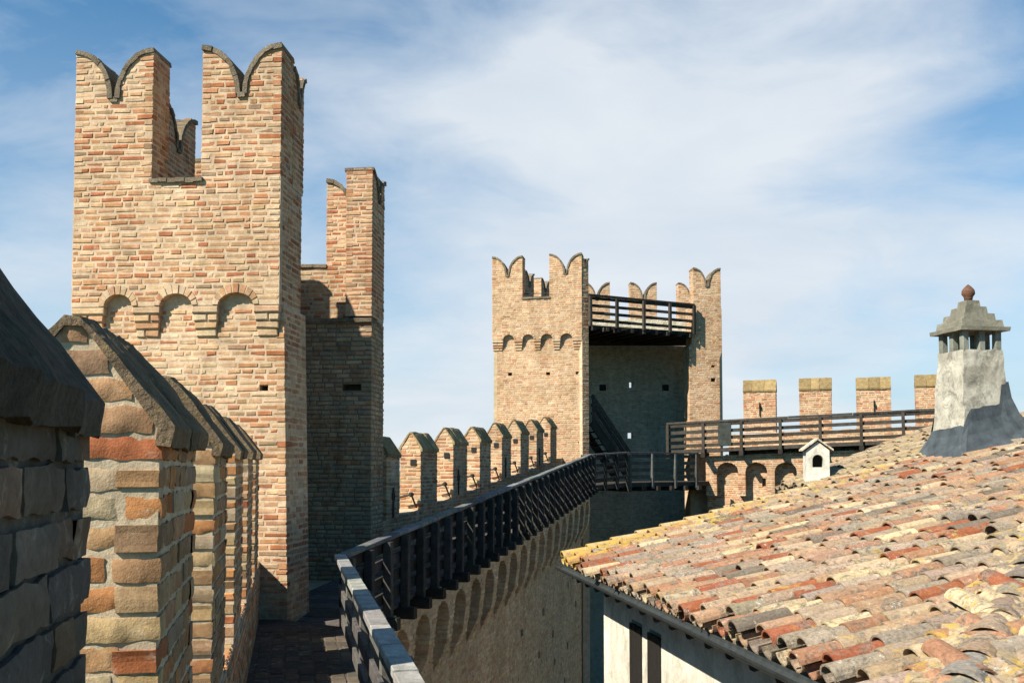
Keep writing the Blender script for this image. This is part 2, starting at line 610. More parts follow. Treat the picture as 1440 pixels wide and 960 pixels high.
def coping(acc, O, U, thick, pts, over=0.03, h=0.045, seg=0.12, col=(0.20, 0.165, 0.12), lich=0.0):
    """a course of coping bricks along a curve in (u, z)"""
    O = V((O[0], O[1], 0))
    U = V((U[0], U[1], 0)).normalized()
    N = U.cross(Z)
    P = [V((a, b)) for a, b in pts]
    d = [0]
    for a, b in zip(P, P[1:]):
        d.append(d[-1] + (b - a).length)

    def at(s):
        for i in range(len(P) - 1):
            if s <= d[i + 1] or i == len(P) - 2:
                return P[i].lerp(P[i + 1], (s - d[i]) / max(1e-6, d[i + 1] - d[i]))
    cnt = max(1, round(d[-1] / seg))
    for i in range(cnt):
        a, b = at(d[-1] * i / cnt), at(d[-1] * (i + 1) / cnt)
        t = (b - a).normalized()
        nn = V((-t.y, t.x))
        hh = h * rng.uniform(0.85, 1.2)
        o1, o2 = over + j(0.008), over + j(0.008)
        q = []
        for (pt, e) in ((a - t * 0.002, 0), (b + t * 0.002, 0)):
            for up in (-0.012, hh):
                for w in (o1, -(thick + o2)):
                    pp = pt + nn * (up + j(0.003))
                    q.append(O + U * pp.x + Z * pp.y + N * w)
        k = rng.uniform(0.75, 1.2)
        acc.add(q, [(0, 1, 3, 2), (4, 6, 7, 5), (0, 2, 6, 4), (1, 5, 7, 3), (2, 3, 7, 6), (0, 4, 5, 1)],
                (col[0] * k, col[1] * k, col[2] * k, lich))


def swallow(u0, u1, z0, z1, drop=None, n=9):
    """outline of a swallow-tail merlon, counter-clockwise, and its two horn curves (right to left)"""
    w = u1 - u0
    drop = drop or 0.6 * w
    hw = w * 0.475
    right = [(u1 - hw * math.sin(a), z1 - drop * (1 - math.cos(a))) for a in [math.pi / 2 * i / n for i in range(n + 1)]]
    left = [(u0 + hw * math.sin(a), z1 - drop * (1 - math.cos(a))) for a in [math.pi / 2 * i / n for i in range(n, -1, -1)]]
    return [(u0, z0), (u1, z0)] + right + left, right, left


def swallow_merlon(parent, O, U, u0, u1, z0, z1, thick, pal=BUFF, sides='RL', back=True, drop=None, lich=0.0, front=True):
    a = Acc()
    outer, r, l = swallow(u0, u1, z0, z1, drop)
    masonry(a, O, U, thick, outer, sides=sides, back=back, pal=pal, front=front, slack=0.02)
    m = a.build('merlon', M_BRICK, parent)
    c = Acc()
    coping(c, O, U, thick, r, lich=lich)
    coping(c, O, U, thick, l, lich=lich)
    nb = [r[-1], l[0]]
    coping(c, O, U, thick, [(nb[0][0] + 0.02, nb[0][1] + 0.002), (nb[1][0] - 0.02, nb[1][1] + 0.002)], lich=lich)
    c.build('coping', M_COPE, m)
    return m


def gable_profile(w, z0, ze, rise):
    """right half then left half of a gabled merlon with a rounded ridge"""
    h = w / 2
    return [(0, z0), (w, z0), (w, ze), (h + h * 0.30, ze + rise * 0.75), (h + h * 0.1, ze + rise * 0.95),
            (h - h * 0.1, ze + rise * 0.95), (h - h * 0.30, ze + rise * 0.75), (0, ze)]


def gable_merlon(parent, O, U, w, length, z0, ze, rise, pal=NEAR, fine=False, sides='RL', front=True, lich=0.25,
                 cope_col=(0.20, 0.155, 0.105), slit=None, slope=0.0, pockets=True):
    """merlon with a steep two-sided coping; U runs across the wall, the length goes back along the wall"""
    O = V((O[0], O[1], 0))
    U = V((U[0], U[1], 0)).normalized()
    N = U.cross(Z)
    a = Acc()
    prof = gable_profile(w, z0, ze, rise)
    masonry(a, O, U, length, prof, sides=sides, back=True, pal=pal, fine=fine, front=front, slack=0.02,
            proud=(0.010 if pal is SHADE_BRICK else 0.0055) if fine else 0.007, mort=(0.11, 0.095, 0.08) if pal is SHADE_BRICK else MORT_N if fine else MORT)  # mortar darkened along with the shade-toned bricks
    if slit:
        s0, zz0, zz1 = slit
        base = O + U * (w + 0.013) - N * s0
        q = [base + Z * zz0, base - N * 0.09 + Z * zz0, base - N * 0.09 + Z * zz1, base + Z * zz1]
        q += [p - U * 0.004 for p in q]
    m = a.build('merlon', M_BRICK, parent)
    # coping: a thick skin over the two slopes, cut into slabs along the length
    c = Acc()
    t, ov = 0.034, 0.035
    h = w / 2
    outer = [(w + ov, ze - 0.05), (w + ov + 0.008, ze + 0.005), (h + h * 0.36, ze + rise * 0.76 + t), (h + h * 0.12, ze + rise * 0.96 + t),
             (h - h * 0.12, ze + rise * 0.96 + t), (h - h * 0.36, ze + rise * 0.76 + t), (-ov - 0.008, ze + 0.005), (-ov, ze - 0.05)]
    inner = [(w - 0.01, ze - 0.05), (w - 0.004, ze - 0.006), (h + h * 0.295, ze + rise * 0.74), (h + h * 0.1, ze + rise * 0.935),
             (h - h * 0.1, ze + rise * 0.935), (h - h * 0.295, ze + rise * 0.74), (0.004, ze - 0.006), (0.01, ze - 0.05)]
    K = len(outer)
    # refine along profile
    def refine(P, k):
        q = []
        for i in range(len(P) - 1):
            for s in range(k):
                q.append((P[i][0] + (P[i + 1][0] - P[i][0]) * s / k, P[i][1] + (P[i + 1][1] - P[i][1]) * s / k))
        q.append(P[-1])
        return q
    kk = 5 if fine else 2
    outer, inner = refine(outer, kk), refine(inner, kk)
    K = len(outer)
    amp = 0.011 if fine else 0.008
    e = 0.02
    nsl = 4 if fine else 3
    cuts = [-e + (length + 2 * e) * (i + (j(0.18) if 0 < i < nsl else 0)) / nsl for i in range(nsl + 1)]
    for sl in range(nsl):
        s0_, s1_ = cuts[sl] + 0.004, cuts[sl + 1] - 0.004
        ns = 6 if fine else 2
        vs, fs = [], []
        lift = j(0.007)
        for i in range(ns + 1):
            s_ = s0_ + (s1_ - s0_) * i / ns
            edge = 0.006 if i in (0, ns) else 0.0
            for P, am in ((outer, amp), (inner, 0)):
                for (x, y) in P:
                    x2 = x + (lift - edge) * (1 if x > h else -1) * (1 if am else 0)
                    y2 = y + (lift - edge) * (1 if am else 0)
                    p = O + U * x2 + Z * y2 - N * s_
                    d = noise.noise_vector(p * 7.0) * am + noise.noise_vector(p * 24.0) * am * 0.5
                    vs.append(p + d)
        S = 2 * K
        for i in range(ns):
            for k in range(K - 1):
                a0, b0 = i * S + k, (i + 1) * S + k
                fs.append((a0, a0 + 1, b0 + 1, b0))
                fs.append((a0 + K, b0 + K, b0 + K + 1, a0 + K + 1))
            for k in (0, K - 1):
                a0, b0 = i * S + k, (i + 1) * S + k
                fs.append((a0, b0, b0 + K, a0 + K))
        for i in (0, ns):
            for k in range(K - 1):
                a0 = i * S + k
                fs.append((a0, a0 + K, a0 + K + 1, a0 + 1))
        kk_ = rng.uniform(0.8, 1.2)
        c.add(vs, fs, (cope_col[0] * kk_, cope_col[1] * kk_, cope_col[2] * kk_, lich * rng.uniform(0.3, 1.2)))
    c.build('coping', M_COPE, m)
    return m


def box(acc, p0, p1, w, h, col, up=Z, jit=0.003, over=0.0):
    """a beam from p0 to p1, w wide and h high, its axis through the middle"""
    p0, p1 = V(p0), V(p1)
    t = (p1 - p0).normalized()
    side = t.cross(up)
    if side.length < 1e-3:
        side = t.cross(V((0, 1, 0)))
    side.normalize()
    up2 = side.cross(t).normalized()
    vs = []
    for p in (p0 - t * over, p1 + t * over):
        for a, b in ((-1, -1), (1, -1), (1, 1), (-1, 1)):
            vs.append(p + side * (a * w / 2 + j(jit)) + up2 * (b * h / 2 + j(jit)))
    b = min(w, h) * 0.10
    # bevelled along the length: 8-sided section
    vs = []
    for p in (p0 - t * over, p1 + t * over):
        jx, jy = j(jit), j(jit)
        for a, c in ((-w / 2 + b, -h / 2), (w / 2 - b, -h / 2), (w / 2, -h / 2 + b), (w / 2, h / 2 - b),
                     (w / 2 - b, h / 2), (-w / 2 + b, h / 2), (-w / 2, h / 2 - b), (-w / 2, -h / 2 + b)):
            vs.append(p + side * (a + jx) + up2 * (c + jy))
    fs = [(i, (i + 1) % 8, 8 + (i + 1) % 8, 8 + i) for i in range(8)]
    fs += [tuple(range(7, -1, -1)), tuple(range(8, 16))]
    acc.add(vs, fs, col)


def tube(acc, pts, r, col, n=8):
    P = [V(p) for p in pts]
    vs, fs = [], []
    for i, p in enumerate(P):
        t = (P[min(i + 1, len(P) - 1)] - P[max(i - 1, 0)]).normalized()
        s = t.cross(Z)
        if s.length < 1e-3:
            s = t.cross(V((1, 0, 0)))
        s.normalize()
        q = s.cross(t)
        rr = r[i] if isinstance(r, (list, tuple)) else r
        for k in range(n):
            a = 2 * math.pi * k / n
            vs.append(p + s * math.cos(a) * rr + q * math.sin(a) * rr)
    for i in range(len(P) - 1):
        for k in range(n):
            k2 = (k + 1) % n
            fs.append((i * n + k, i * n + k2, (i + 1) * n + k2, (i + 1) * n + k))
    fs += [tuple(range(n - 1, -1, -1)), tuple(range((len(P) - 1) * n, len(P) * n))]
    acc.add(vs, fs, col)


def woodcol(base=(0.075, 0.062, 0.05)):
    k = rng.uniform(0.7, 1.3)
    return (base[0] * k, base[1] * k * rng.uniform(0.95, 1.05), base[2] * k * rng.uniform(0.9, 1.08))


WGREY = (0.20, 0.19, 0.175)
WDARK = (0.055, 0.046, 0.038)


def sheet(name, poly, z, mat, col=(0.2, 0.2, 0.2), thick=0.0, parent=None):
    a = Acc()
    pts = [V((p[0], p[1], p[2] if isinstance(p, tuple) and len(p) > 2 else z)) for p in poly]
    n = len(pts)
    if thick:
        a.add(pts + [p - Z * thick for p in pts],
              [tuple(range(n)), tuple(range(2 * n - 1, n - 1, -1))] + [(i, n + i, n + (i + 1) % n, (i + 1) % n) for i in range(n)], col)
    else:
        a.add(pts, [tuple(range(n))], col)
    return a.build(name, mat, parent)


# ------------------------------------------------------------------ ground
GZ = -9.0
structure(sheet('ground', [(-1500, -1500), (1500, -1500), (1500, 1500), (-1500, 1500)], GZ, M_GROUND))

# ------------------------------------------------------------------ the near curtain wall, left of the camera
w1 = V((-0.2229, 1, 0)).normalized()
n1 = V((w1.y, -w1.x, 0))


def c1(t, lat, z=0.0):
    p = w1 * t + n1 * lat
    return V((p.x, p.y, z))


FLOOR = -1.8
SILL = -1.15
near_wall = thing('curtain_wall', 'near crenellated brick wall with steep gabled merlons along the left of the walkway', 'castle wall', c1(6, -0.58, GZ))
a = Acc()
T0, T1 = -2.5, 12.35
masonry(a, c1(T0, -0.334), w1, 0.43, [(0, GZ), (T1 - T0, GZ), (T1 - T0, SILL), (0, SILL)], pal=NEAR, vmin=-2.2, front=True)
# sill bricks laid flat on top
k = 0
u = 0.0
while u < T1 - T0 - 0.1:
    for row in range(2):
        brick(a, c1(T0, -0.334 - 0.215 * row, SILL), w1, -n1, Z, u + 0.006, u + 0.105, 0.003, 0.21, 0.022, 0.05, pick(NEAR))
    u += 0.115
o = a.build('parapet', M_BRICK, near_wall)
# merlons, gable ends facing along the walk
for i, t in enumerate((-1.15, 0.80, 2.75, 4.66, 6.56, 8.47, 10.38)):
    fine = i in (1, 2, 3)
    gable_merlon(near_wall, c1(t, -0.764), n1, 0.43, 0.95 + j(0.03), SILL + 0.025, 0.10 + j(0.008), 0.275, pal=SHADE_BRICK if i < 2 else NEAR, fine=fine, lich=0.1 if i < 2 else 0.5,
                 cope_col=(0.10, 0.085, 0.065) if i < 2 else (0.19, 0.14, 0.09))  # first copings darkened too, shade put into their colour

# ------------------------------------------------------------------ tower beside the walkway
er = V((0.9958, -0.0916, 0))
ed = V((0.0916, 0.9958, 0))
L1 = V((-5.33, 11.95, 0))


def t1(u, s, z=0.0):
    p = L1 + er * u + ed * s
    return V((p.x, p.y, z))


tower = thing('castle_tower', 'tall near brick tower with three blind arches under its swallow-tail merlons', 'tower', t1(1.3, 2, GZ))
W = 2.58


def arch_pts(a, b, spring, rise, n=8):
    """points from right to left over an arch"""
    m, hw = (a + b) / 2, (b - a) / 2
    return [(m + hw * math.cos(x), spring + rise * math.sin(x)) for x in [math.pi * i / n for i in range(n + 1)]]


def corbel_table(acc, O, U, width, zc, zs, rise, ztop, arches, depth, pal, left=0.0, sides='RL'):
    """upper wall face carried on corbels with blind arches between; zc corbel foot, zs springing"""
    O = V((O[0], O[1], 0))
    U = V((U[0], U[1], 0)).normalized()
    N = U.cross(Z)
    outer = [(left, zs)]
    for (a0, b0) in arches:
        outer += [(a0, zs)] + list(reversed(arch_pts(a0, b0, zs + 0.002, rise)))[1:-1] + [(b0, zs)]
    outer += [(width, zs), (width, ztop), (left, ztop)]
    rings = []
    for (a0, b0) in arches:
        m, hw = (a0 + b0) / 2, (b0 - a0) / 2
        r = 0.115
        o_ = [(m + (hw + r * 0.6) * math.cos(x), zs + (rise + r) * math.sin(x)) for x in [math.pi * i / 10 for i in range(11)]]
        o_ = [(min(max(x, left), width), y) for x, y in o_]
        i_ = [(m + hw * math.cos(x), zs + 0.002 + rise * math.sin(x)) for x in [math.pi * i / 10 for i in range(10, -1, -1)]]
        rings.append(o_ + i_)
        # voussoirs
        nv = 9
        for q in range(nv):
            x0, x1 = math.pi * (q + 0.12) / nv, math.pi * (q + 0.88) / nv
            c = pick(PALE)
            lv = []
            for (rr, x) in ((0, x0), (0, x1), (1, x1), (1, x0)):
                lv.append((m + (hw + r * 0.58 * rr) * math.cos(x), zs + (rise + (r - 0.01) * rr) * math.sin(x)))
            pr = 0.010 * rng.uniform(0.4, 1.3)
            vs = [O + U * x + Z * y - N * 0.08 for x, y in lv] + [O + U * x + Z * y + N * pr for x, y in lv]
            acc.add(vs, [(0, 3, 7, 4), (0, 4, 5, 1), (1, 5, 6, 2), (2, 6, 7, 3), (4, 7, 6, 5)], c)
    masonry(acc, O, U, depth, outer, sides=sides, pal=pal, slack=0.02, nobrick=rings)
    # corbels: courses stepping out
    gaps = [left] + [x for ab in arches for x in ab] + [width]
    for i in range(0, len(gaps), 2):
        a0, b0 = gaps[i], gaps[i + 1]
        nst = max(3, int((zs - zc) / 0.076))
        for s in range(nst):
            z0 = zs - (s + 1) * (zs - zc) / nst
            z1 = zs - s * (zs - zc) / nst - 0.010
            d = depth * (1 - (s + 0.35) / (nst + 0.2))
            O2 = O - N * (depth - d)
            sh = 0.012 * s
            x = a0 + sh * (1 if i > 0 else 0.3)
            e = b0 - sh
            prism(acc, O2 - N * 0.012, U, N, [[(x + .006, z0 - 0.01), (e - .006, z0 - 0.01), (e - .006, z1 + 0.01), (x + .006, z1 + 0.01)]], d + 0.2, MORT)
            half = (x + e) / 2 + j(0.06)
            if e - x > 0.27 and s % 2:
                brick(acc, O2, U, Z, N, x, half - 0.006, z0, z1, 0.008, 0.15, pick(PALE))
                brick(acc, O2, U, Z, N, half + 0.006, e, z0, z1, 0.008, 0.15, pick(PALE))
            else:
                brick(acc, O2, U, Z, N, x, e, z0, z1, 0.008, 0.15, pick(PALE))


# front wall
UP = 0.09
a = Acc()
corbel_table(a, t1(0, 0), er, W, 1.54, 1.90, 0.15, 3.43, [(0.41, 0.765), (1.11, 1.51), (1.83, 2.265)], UP, PATCH, sides='')
masonry(a, t1(0, UP), er, 0.74, [(0.0, 1.9), (W, 1.9), (W, 3.42), (0.0, 3.42)], front=False, sides='R', pal=WARM, back=True)
a.build('upper_wall', M_BRICK, tower)
a = Acc()


def hole(u, z, w=0.11, h=0.085):
    return [(u, z), (u + w, z), (u + w, z + h), (u, z + h)]


masonry(a, t1(0, UP), er, 0.86, [(-0.02, GZ), (W + 0.13, GZ), (W + 0.12, -1.9), (W + 0.03, 1.9), (0.02, 1.9)],
        holes=[hole(2.32, 0.88), hole(0.8, -0.1)], plug=0.4, sides='R', pal=PATCH, mort=MORT, vmin=-2.1, slack=0.1)
a.build('lower_wall', M_BRICK, tower)
# top merlons of the front
swallow_merlon(tower, t1(0, 0), er, 0.0, 0.98, 3.43, 5.05, 0.45, pal=PATCH, drop=0.60)
swallow_merlon(tower, t1(0, 0), er, 1.60, W - 0.004, 3.43, 5.05, 0.45, pal=PATCH, drop=0.60)
# return of the corner merlon towards the back, seen edge on
mO = t1(W - 0.40, 0.86)
swallow_merlon(tower, t1(W, 0.46), ed, 0.0, 0.42, 3.43, 4.95, 0.42, pal=WARM, drop=0.40)
# crenel sill slab
a = Acc()
coping(a, t1(0, 0), er, 0.80, [(1.62, 3.432), (0.96, 3.432)], over=0.035, h=0.04)
a.build('sill', M_COPE, tower)
# outer side wall running back
a = Acc()
masonry(a, t1(0.45, 0.86), ed, 0.36, [(0, GZ), (3.1, GZ), (3.1, 3.35), (0, 3.35)], pal=WARM, vmin=1.0)
a.build('side_wall', M_BRICK, tower)
for s, wd, zt in ((1.33, 1.17, 5.03), (2.95, 0.9, 4.62)):
    swallow_merlon(tower, t1(0.45, 0), ed, s, s + wd, 3.355, zt, 0.36, pal=WARM, drop=0.60, lich=1.0)
# far flank: thick lower wall up to a ledge, thin parapet and merlons over it
S2 = 3.95
RU = 2.76
a = Acc()
masonry(a, t1(0.45, S2), er, 0.86, [(0, GZ), (RU - 0.45 + 0.02, GZ), (RU - 0.45, 2.30), (1.0, 2.30), (1.0, 0.8), (0, 0.8)],  # unseen left part cut low so sun reaches the merlons beyond
        holes=[hole(1.85, 1.17, 0.30, 0.10), hole(1.0, -0.32, 0.12, 0.1)], plug=0.3, sides='R', pal=FLANK, mort=(0.20, 0.165, 0.125), vmin=-2.4, slack=0.1, proud=0.012)
a.build('lower_wall', M_BRICK, tower)
a = Acc()
coping(a, t1(0, S2), er, 0.46, [(RU + 0.01, 2.302), (1.46, 2.302)], over=0.05, h=0.05, seg=0.2)
a.build('ledge', M_COPE, tower)
a = Acc()
masonry(a, t1(0.45, S2 + 0.43), er, 0.42, [(1.0, 2.31), (RU - 0.455, 2.31), (RU - 0.455, 3.26), (1.0, 3.26)], pal=WARM, mort=MORT_D, sides='')
a.build('parapet', M_BRICK, tower)
a = Acc()
coping(a, t1(0, S2 + 0.43), er, 0.42, [(1.9, 3.262), (1.46, 3.262)], over=0.03, h=0.04)
a.build('sill', M_COPE, tower)
swallow_merlon(tower, t1(0, S2 + 0.43), er, 1.90, RU - 0.008, 3.26, 4.68, 0.42, pal=WARM, drop=0.52, sides='L')
swallow_merlon(tower, t1(RU, S2), ed, 0.0, 0.86, 2.352, 4.72, 0.42, pal=WARM, drop=0.42, sides='RL')
# tower floor inside
sheet('floor', [t1(0.45, 0.9), t1(2.5, 0.9), t1(2.5, 3.95), t1(0.45, 3.95)], -1.80, M_BRICK, GREY[0][0], 0.2, tower)

# ------------------------------------------------------------------ walkway and near railing
P1 = c1(11.4, 0.565, -1.0)
P2 = V((2.32, 29.5, 0.32))
a = Acc()
lay(a, c1(-2.5, 0.62, FLOOR - 0.012), w1, -n1, Z, [[(0, 0), (13.9, 0), (13.9, 0.975), (0, 0.975)]], pal=PAVE, proud=0.008, course=0.13, lr=(0.24, 0.28), joint=0.012)
pts = [c1(-2.5, 0.62, FLOOR - 0.012), c1(11.4, 0.62, FLOOR - 0.012), c1(12.4, -0.36, FLOOR - 0.012), c1(-2.5, -0.36, FLOOR - 0.012)]
a.add(pts + [p - Z * 0.25 for p in pts], [(0, 1, 2, 3), (7, 6, 5, 4), (0, 4, 5, 1), (1, 5, 6, 2), (2, 6, 7, 3), (3, 7, 4, 0)], MORT_P)
structure(a.build('path', M_BRICK))
a = Acc()
masonry(a, c1(-2.5, 0.60), w1, 0.4, [(0, GZ), (13.5, GZ), (13.5, FLOOR - 0.27), (0, FLOOR - 0.27)], pal=GREY, vmin=-3.2)
rw = a.build('retaining_wall', M_BRICK)
rw['label'] = 'short brick wall holding up the near walkway below the grey topped railing'
rw['category'] = 'retaining wall'


def railing(name, label, cat, p0, p1, rail_h, n_posts, n_boards=4, top_w=0.12, top_h=0.05, out=None, post=(0.09, 0.09), seg=None,
            top_col=WGREY, col=WDARK, drop=0.0, group=None, board_h=0.11, post_extra=0.0, first=True, last=True, flat_top=True, gapbot=0.1,
            post_out=0.06, board_out=0.0):
    """posts, horizontal boards and a top plank; p0, p1 are on the top of the rail"""
    p0, p1 = V(p0), V(p1)
    t = (p1 - p0).normalized()
    th = V((t.x, t.y, 0)).normalized()
    side = out or V((th.y, -th.x, 0))
    root = thing(name, label, cat, (p0.x, p0.y, p0.z - rail_h), group)
    L = (p1 - p0).length
    for i in range(n_posts):
        if (i == 0 and not first) or (i == n_posts - 1 and not last):
            continue
        s = L * i / (n_posts - 1)
        s = min(max(s, 0.05), L - 0.05)
        p = p0 + t * s + side * post_out
        b = Acc()
        box(b, p - Z * (rail_h + drop + post_extra * 1.0), p - Z * (top_h + 0.002), post[0], post[1], woodcol(col), up=th)
        b.build('post', M_WOOD, root)
    for k in range(n_boards):
        z = -(0.13 + (rail_h - gapbot - 0.13 - board_h / 2) * k / max(1, n_boards - 1))
        b = Acc()
        m = max(1, round(L / 2.6))
        for q in range(m):
            off = side * board_out
            box(b, p0 + off + Z * z + t * (L * q / m + 0.004), p0 + off + Z * z + t * (L * (q + 1) / m - 0.004), 0.035, board_h, woodcol(col), jit=0.004)
        b.build('board', M_WOOD, root)
    m = max(1, round(L / (seg or 2.0)))
    b = Acc()
    for q in range(m):
        lift = Z * (-top_h / 2 + j(0.006))
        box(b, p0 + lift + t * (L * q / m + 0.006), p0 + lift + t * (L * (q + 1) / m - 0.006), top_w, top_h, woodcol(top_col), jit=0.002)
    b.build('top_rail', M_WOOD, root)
    return root


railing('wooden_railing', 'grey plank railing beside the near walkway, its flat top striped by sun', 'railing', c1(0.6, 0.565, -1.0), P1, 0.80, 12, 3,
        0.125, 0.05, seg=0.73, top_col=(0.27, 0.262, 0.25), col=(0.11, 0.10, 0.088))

# ------------------------------------------------------------------ second stretch of curtain wall, climbing to the far tower
d2 = V((P2.x - P1.x, P2.y - P1.y, 0))
LEN2 = d2.length
w2 = d2.normalized()
n2 = V((w2.y, -w2.x, 0))
SL2 = (P2.z - P1.z) / LEN2


def c2(t, lat, z=0.0):
    p = V((P1.x, P1.y, 0)) + w2 * t + n2 * lat
    return V((p.x, p.y, z))


def fz(t):                       # walkway floor height at distance t
    return -1.93 + SL2 * t


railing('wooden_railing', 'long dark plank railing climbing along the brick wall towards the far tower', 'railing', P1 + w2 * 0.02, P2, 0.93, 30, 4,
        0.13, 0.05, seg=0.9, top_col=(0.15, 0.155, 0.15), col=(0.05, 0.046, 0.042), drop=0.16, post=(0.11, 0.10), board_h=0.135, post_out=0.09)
deck = thing('timber_walkway', 'dark timber walkway sloping up behind the long railing', 'walkway', c2(8, -0.6, fz(8) - 0.1))
a = Acc()
nb = 74
for i in range(nb):
    t0, t1_ = LEN2 * i / nb - 0.3, LEN2 * (i + 1) / nb - 0.312
    for la, lb in ((-1.50, 0.02),):
        q = [c2(t0, la, fz(t0)), c2(t1_, la, fz(t1_)), c2(t1_, lb, fz(t1_)), c2(t0, lb, fz(t0))]
        dz = j(0.004)
        a.add([p + Z * dz for p in q] + [p - Z * 0.05 for p in q],
              [(0, 3, 2, 1), (4, 5, 6, 7), (0, 1, 5, 4), (1, 2, 6, 5), (2, 3, 7, 6), (3, 0, 4, 7)], woodcol((0.09, 0.08, 0.07)))
a.build('planking', M_WOOD, deck)
for i in range(30):
    t = LEN2 * i / 29
    t = min(max(t, 0.1), LEN2 - 0.1)
    a = Acc()
    box(a, c2(t, -0.5, fz(t) - 0.13), c2(t, 0.24, fz(t) - 0.13), 0.14, 0.15, woodcol((0.04, 0.035, 0.03)))
    a.build('joist', M_WOOD, deck)

far_wall = thing('curtain_wall', 'brick curtain wall with a row of gabled merlons and long blind arches climbing to the far tower', 'castle wall', c2(9, -1, GZ))
# inner face under the walkway: arcade
a = Acc()
T_A, T_B = -2.2, LEN2 - 0.2
U0 = c2(T_A, 0.0)
AD = 0.26
bays = 22
bw = (T_B - T_A) / bays
top = lambda u: fz(T_A + u) - 0.17
outer = [(0, top(0) - 0.52)]
for i in range(bays):
    a0 = i * bw + 0.13
    b0 = (i + 1) * bw - 0.13
    zs = top((i + 0.5) * bw) - 0.52
    outer += [(a0 - 0.129 if i else 0.001, zs), (a0, zs)] + list(reversed(arch_pts(a0, b0, zs + 0.002, 0.31, 8)))[1:-1] + [(b0, zs), (b0 + 0.129, zs)]
outer += [(T_B - T_A, top(T_B - T_A) - 0.52), (T_B - T_A, top(T_B - T_A)), (0, top(0))]
outer = outer[1:]
masonry(a, U0, w2, AD, outer, pal=WALL2, mort=MORT, sides='', slack=0.0, proud=0.011)
a.build('arcade', M_BRICK, far_wall)
a = Acc()
for i in range(bays + 1):
    uc = i * bw
    zt = top(min(uc, T_B - T_A)) - 0.50
    zb = zt - 0.88
    # tapered pier, a wedge seen from the side
    O = c2(T_A + uc - 0.125, -AD)
    masonry(a, O, n2, 0.25, [(-0.05, zb), (0.005, zb), (AD * 0.80, zt - 0.45), (AD, zt + 0.02), (-0.05, zt + 0.02)], pal=WALL2, mort=MORT, sides='R', slack=0.6, back=True, proud=0.011)
a.build('pier', M_BRICK, far_wall)
a = Acc()
hl = []
r2 = random.Random(5)
for i in range(26):
    uu = r2.uniform(2.5, T_B - T_A - 0.6)
    zz = top(uu) - r2.choice((2.35, 3.2, 3.9, 4.8)) + r2.uniform(-.08, .08)
    hl.append(hole(uu, zz, 0.24, 0.18))
hl2 = []
for h in hl:
    if all(abs(h[0][0] - k[0][0]) > 0.4 or abs(h[0][1] - k[0][1]) > 0.4 for k in hl2):
        hl2.append(h)
masonry(a, c2(T_A, -AD), w2, 0.9, [(0, GZ), (T_B - T_A, GZ), (T_B - T_A, top(T_B - T_A)), (0, top(0))], holes=hl2, plug=0.3, pal=WALL2, mort=MORT, sides='R', proud=0.012)
a.build('lower_wall', M_BRICK, far_wall)
# outer parapet
LATP = -1.47
TP0, TP1 = 5.15, LEN2 + 3.6
sz = lambda t: fz(t) + 0.60
a = Acc()
masonry(a, c2(TP0, LATP), w2, 0.42, [(0, GZ), (TP1 - TP0, GZ), (TP1 - TP0, sz(TP1)), (0, sz(TP0))], pal=BUFF, vmin=-3, sides='')
a.build('parapet', M_BRICK, far_wall)
near_c = [5.45, 7.28, 9.42, 11.56, 13.70, 15.84, 17.98, 20.12]
for i, t in enumerate(near_c):
    ln = 0.62 if i == 0 else 1.04
    z0 = sz(t) - 0.06
    dz_ = j(0.035)
    m = gable_merlon(far_wall, c2(t, LATP - 0.40), n2, 0.40, ln + j(0.05), z0, z0 + 1.17 + dz_, 0.29 + j(0.02), pal=BUFF, lich=0.6, cope_col=(0.29, 0.225, 0.125),
                     slit=None)
    if i in (0, 2, 4, 6):
        b = Acc()
        tt = t + ln * (0.35 if i else 0.5)
        for (z_a, z_b, ww) in ((z0 + 0.10, z0 + 0.62, 0.07), (z0 + 0.40, z0 + 0.52, 0.15)):
            q = [c2(tt - ww / 2, LATP + 0.012, z_a), c2(tt + ww / 2, LATP + 0.012, z_a), c2(tt + ww / 2, LATP + 0.012, z_b), c2(tt - ww / 2, LATP + 0.012, z_b)]
            b.add(q + [p + n2 * 0.010 for p in q], [(0, 1, 2, 3), (7, 6, 5, 4), (0, 4, 5, 1), (1, 5, 6, 2), (2, 6, 7, 3), (3, 7, 4, 0)], (0.02, 0.02, 0.02))  # dark plate on the face, painted as the shade inside the slit
        b.build('arrow_slit', M_DARK, m)
    # dark block, coloured as the shade in a beam pocket, and iron shutter pivot on the near end
    b = Acc()
    q0 = c2(t, LATP - 0.14, z0 + 0.92)
    box(b, q0 + w2 * 0.05, q0 - w2 * 0.018, 0.12, 0.12, (0.02, 0.018, 0.015))
    b.build('beam_socket', M_DARK, m)
    if i:
        b = Acc()
        g0 = c2(t - 0.02, LATP - 0.05, z0 + 0.02)
        g1 = c2(t - 0.16, LATP - 0.13, z0 + 0.33)
        tube(b, [g0, g1], 0.018, (0, 0, 0))
        tube(b, [g1 - V((0, 0, .045)), g1 + V((0, 0, -.02)), g1 + V((0, 0, .02)), g1 + V((0, 0, .045))], [.02, .05, .05, .02], (0, 0, 0))
        tube(b, [g1, c2(t - 0.18, LATP - 0.38, z0 + 0.27)], 0.02, (0, 0, 0))
        b.build('iron_pivot', M_IRON, m)

# ------------------------------------------------------------------ far tower, open towards the courtyard
LT = V((-0.67, 33.56, 0))
BT = V((2.33, 33.0, 0))
uf = (BT - LT).normalized()
nf = uf.cross(Z)
FW = (BT - LT).length
far_tower = thing('castle_tower', 'far open-backed brick tower with a timber balcony at the top', 'tower', (3.2, 35.5, GZ))


def tf(u, s, z=0.0):
    p = LT + uf * u - nf * s
    return V((p.x, p.y, z))


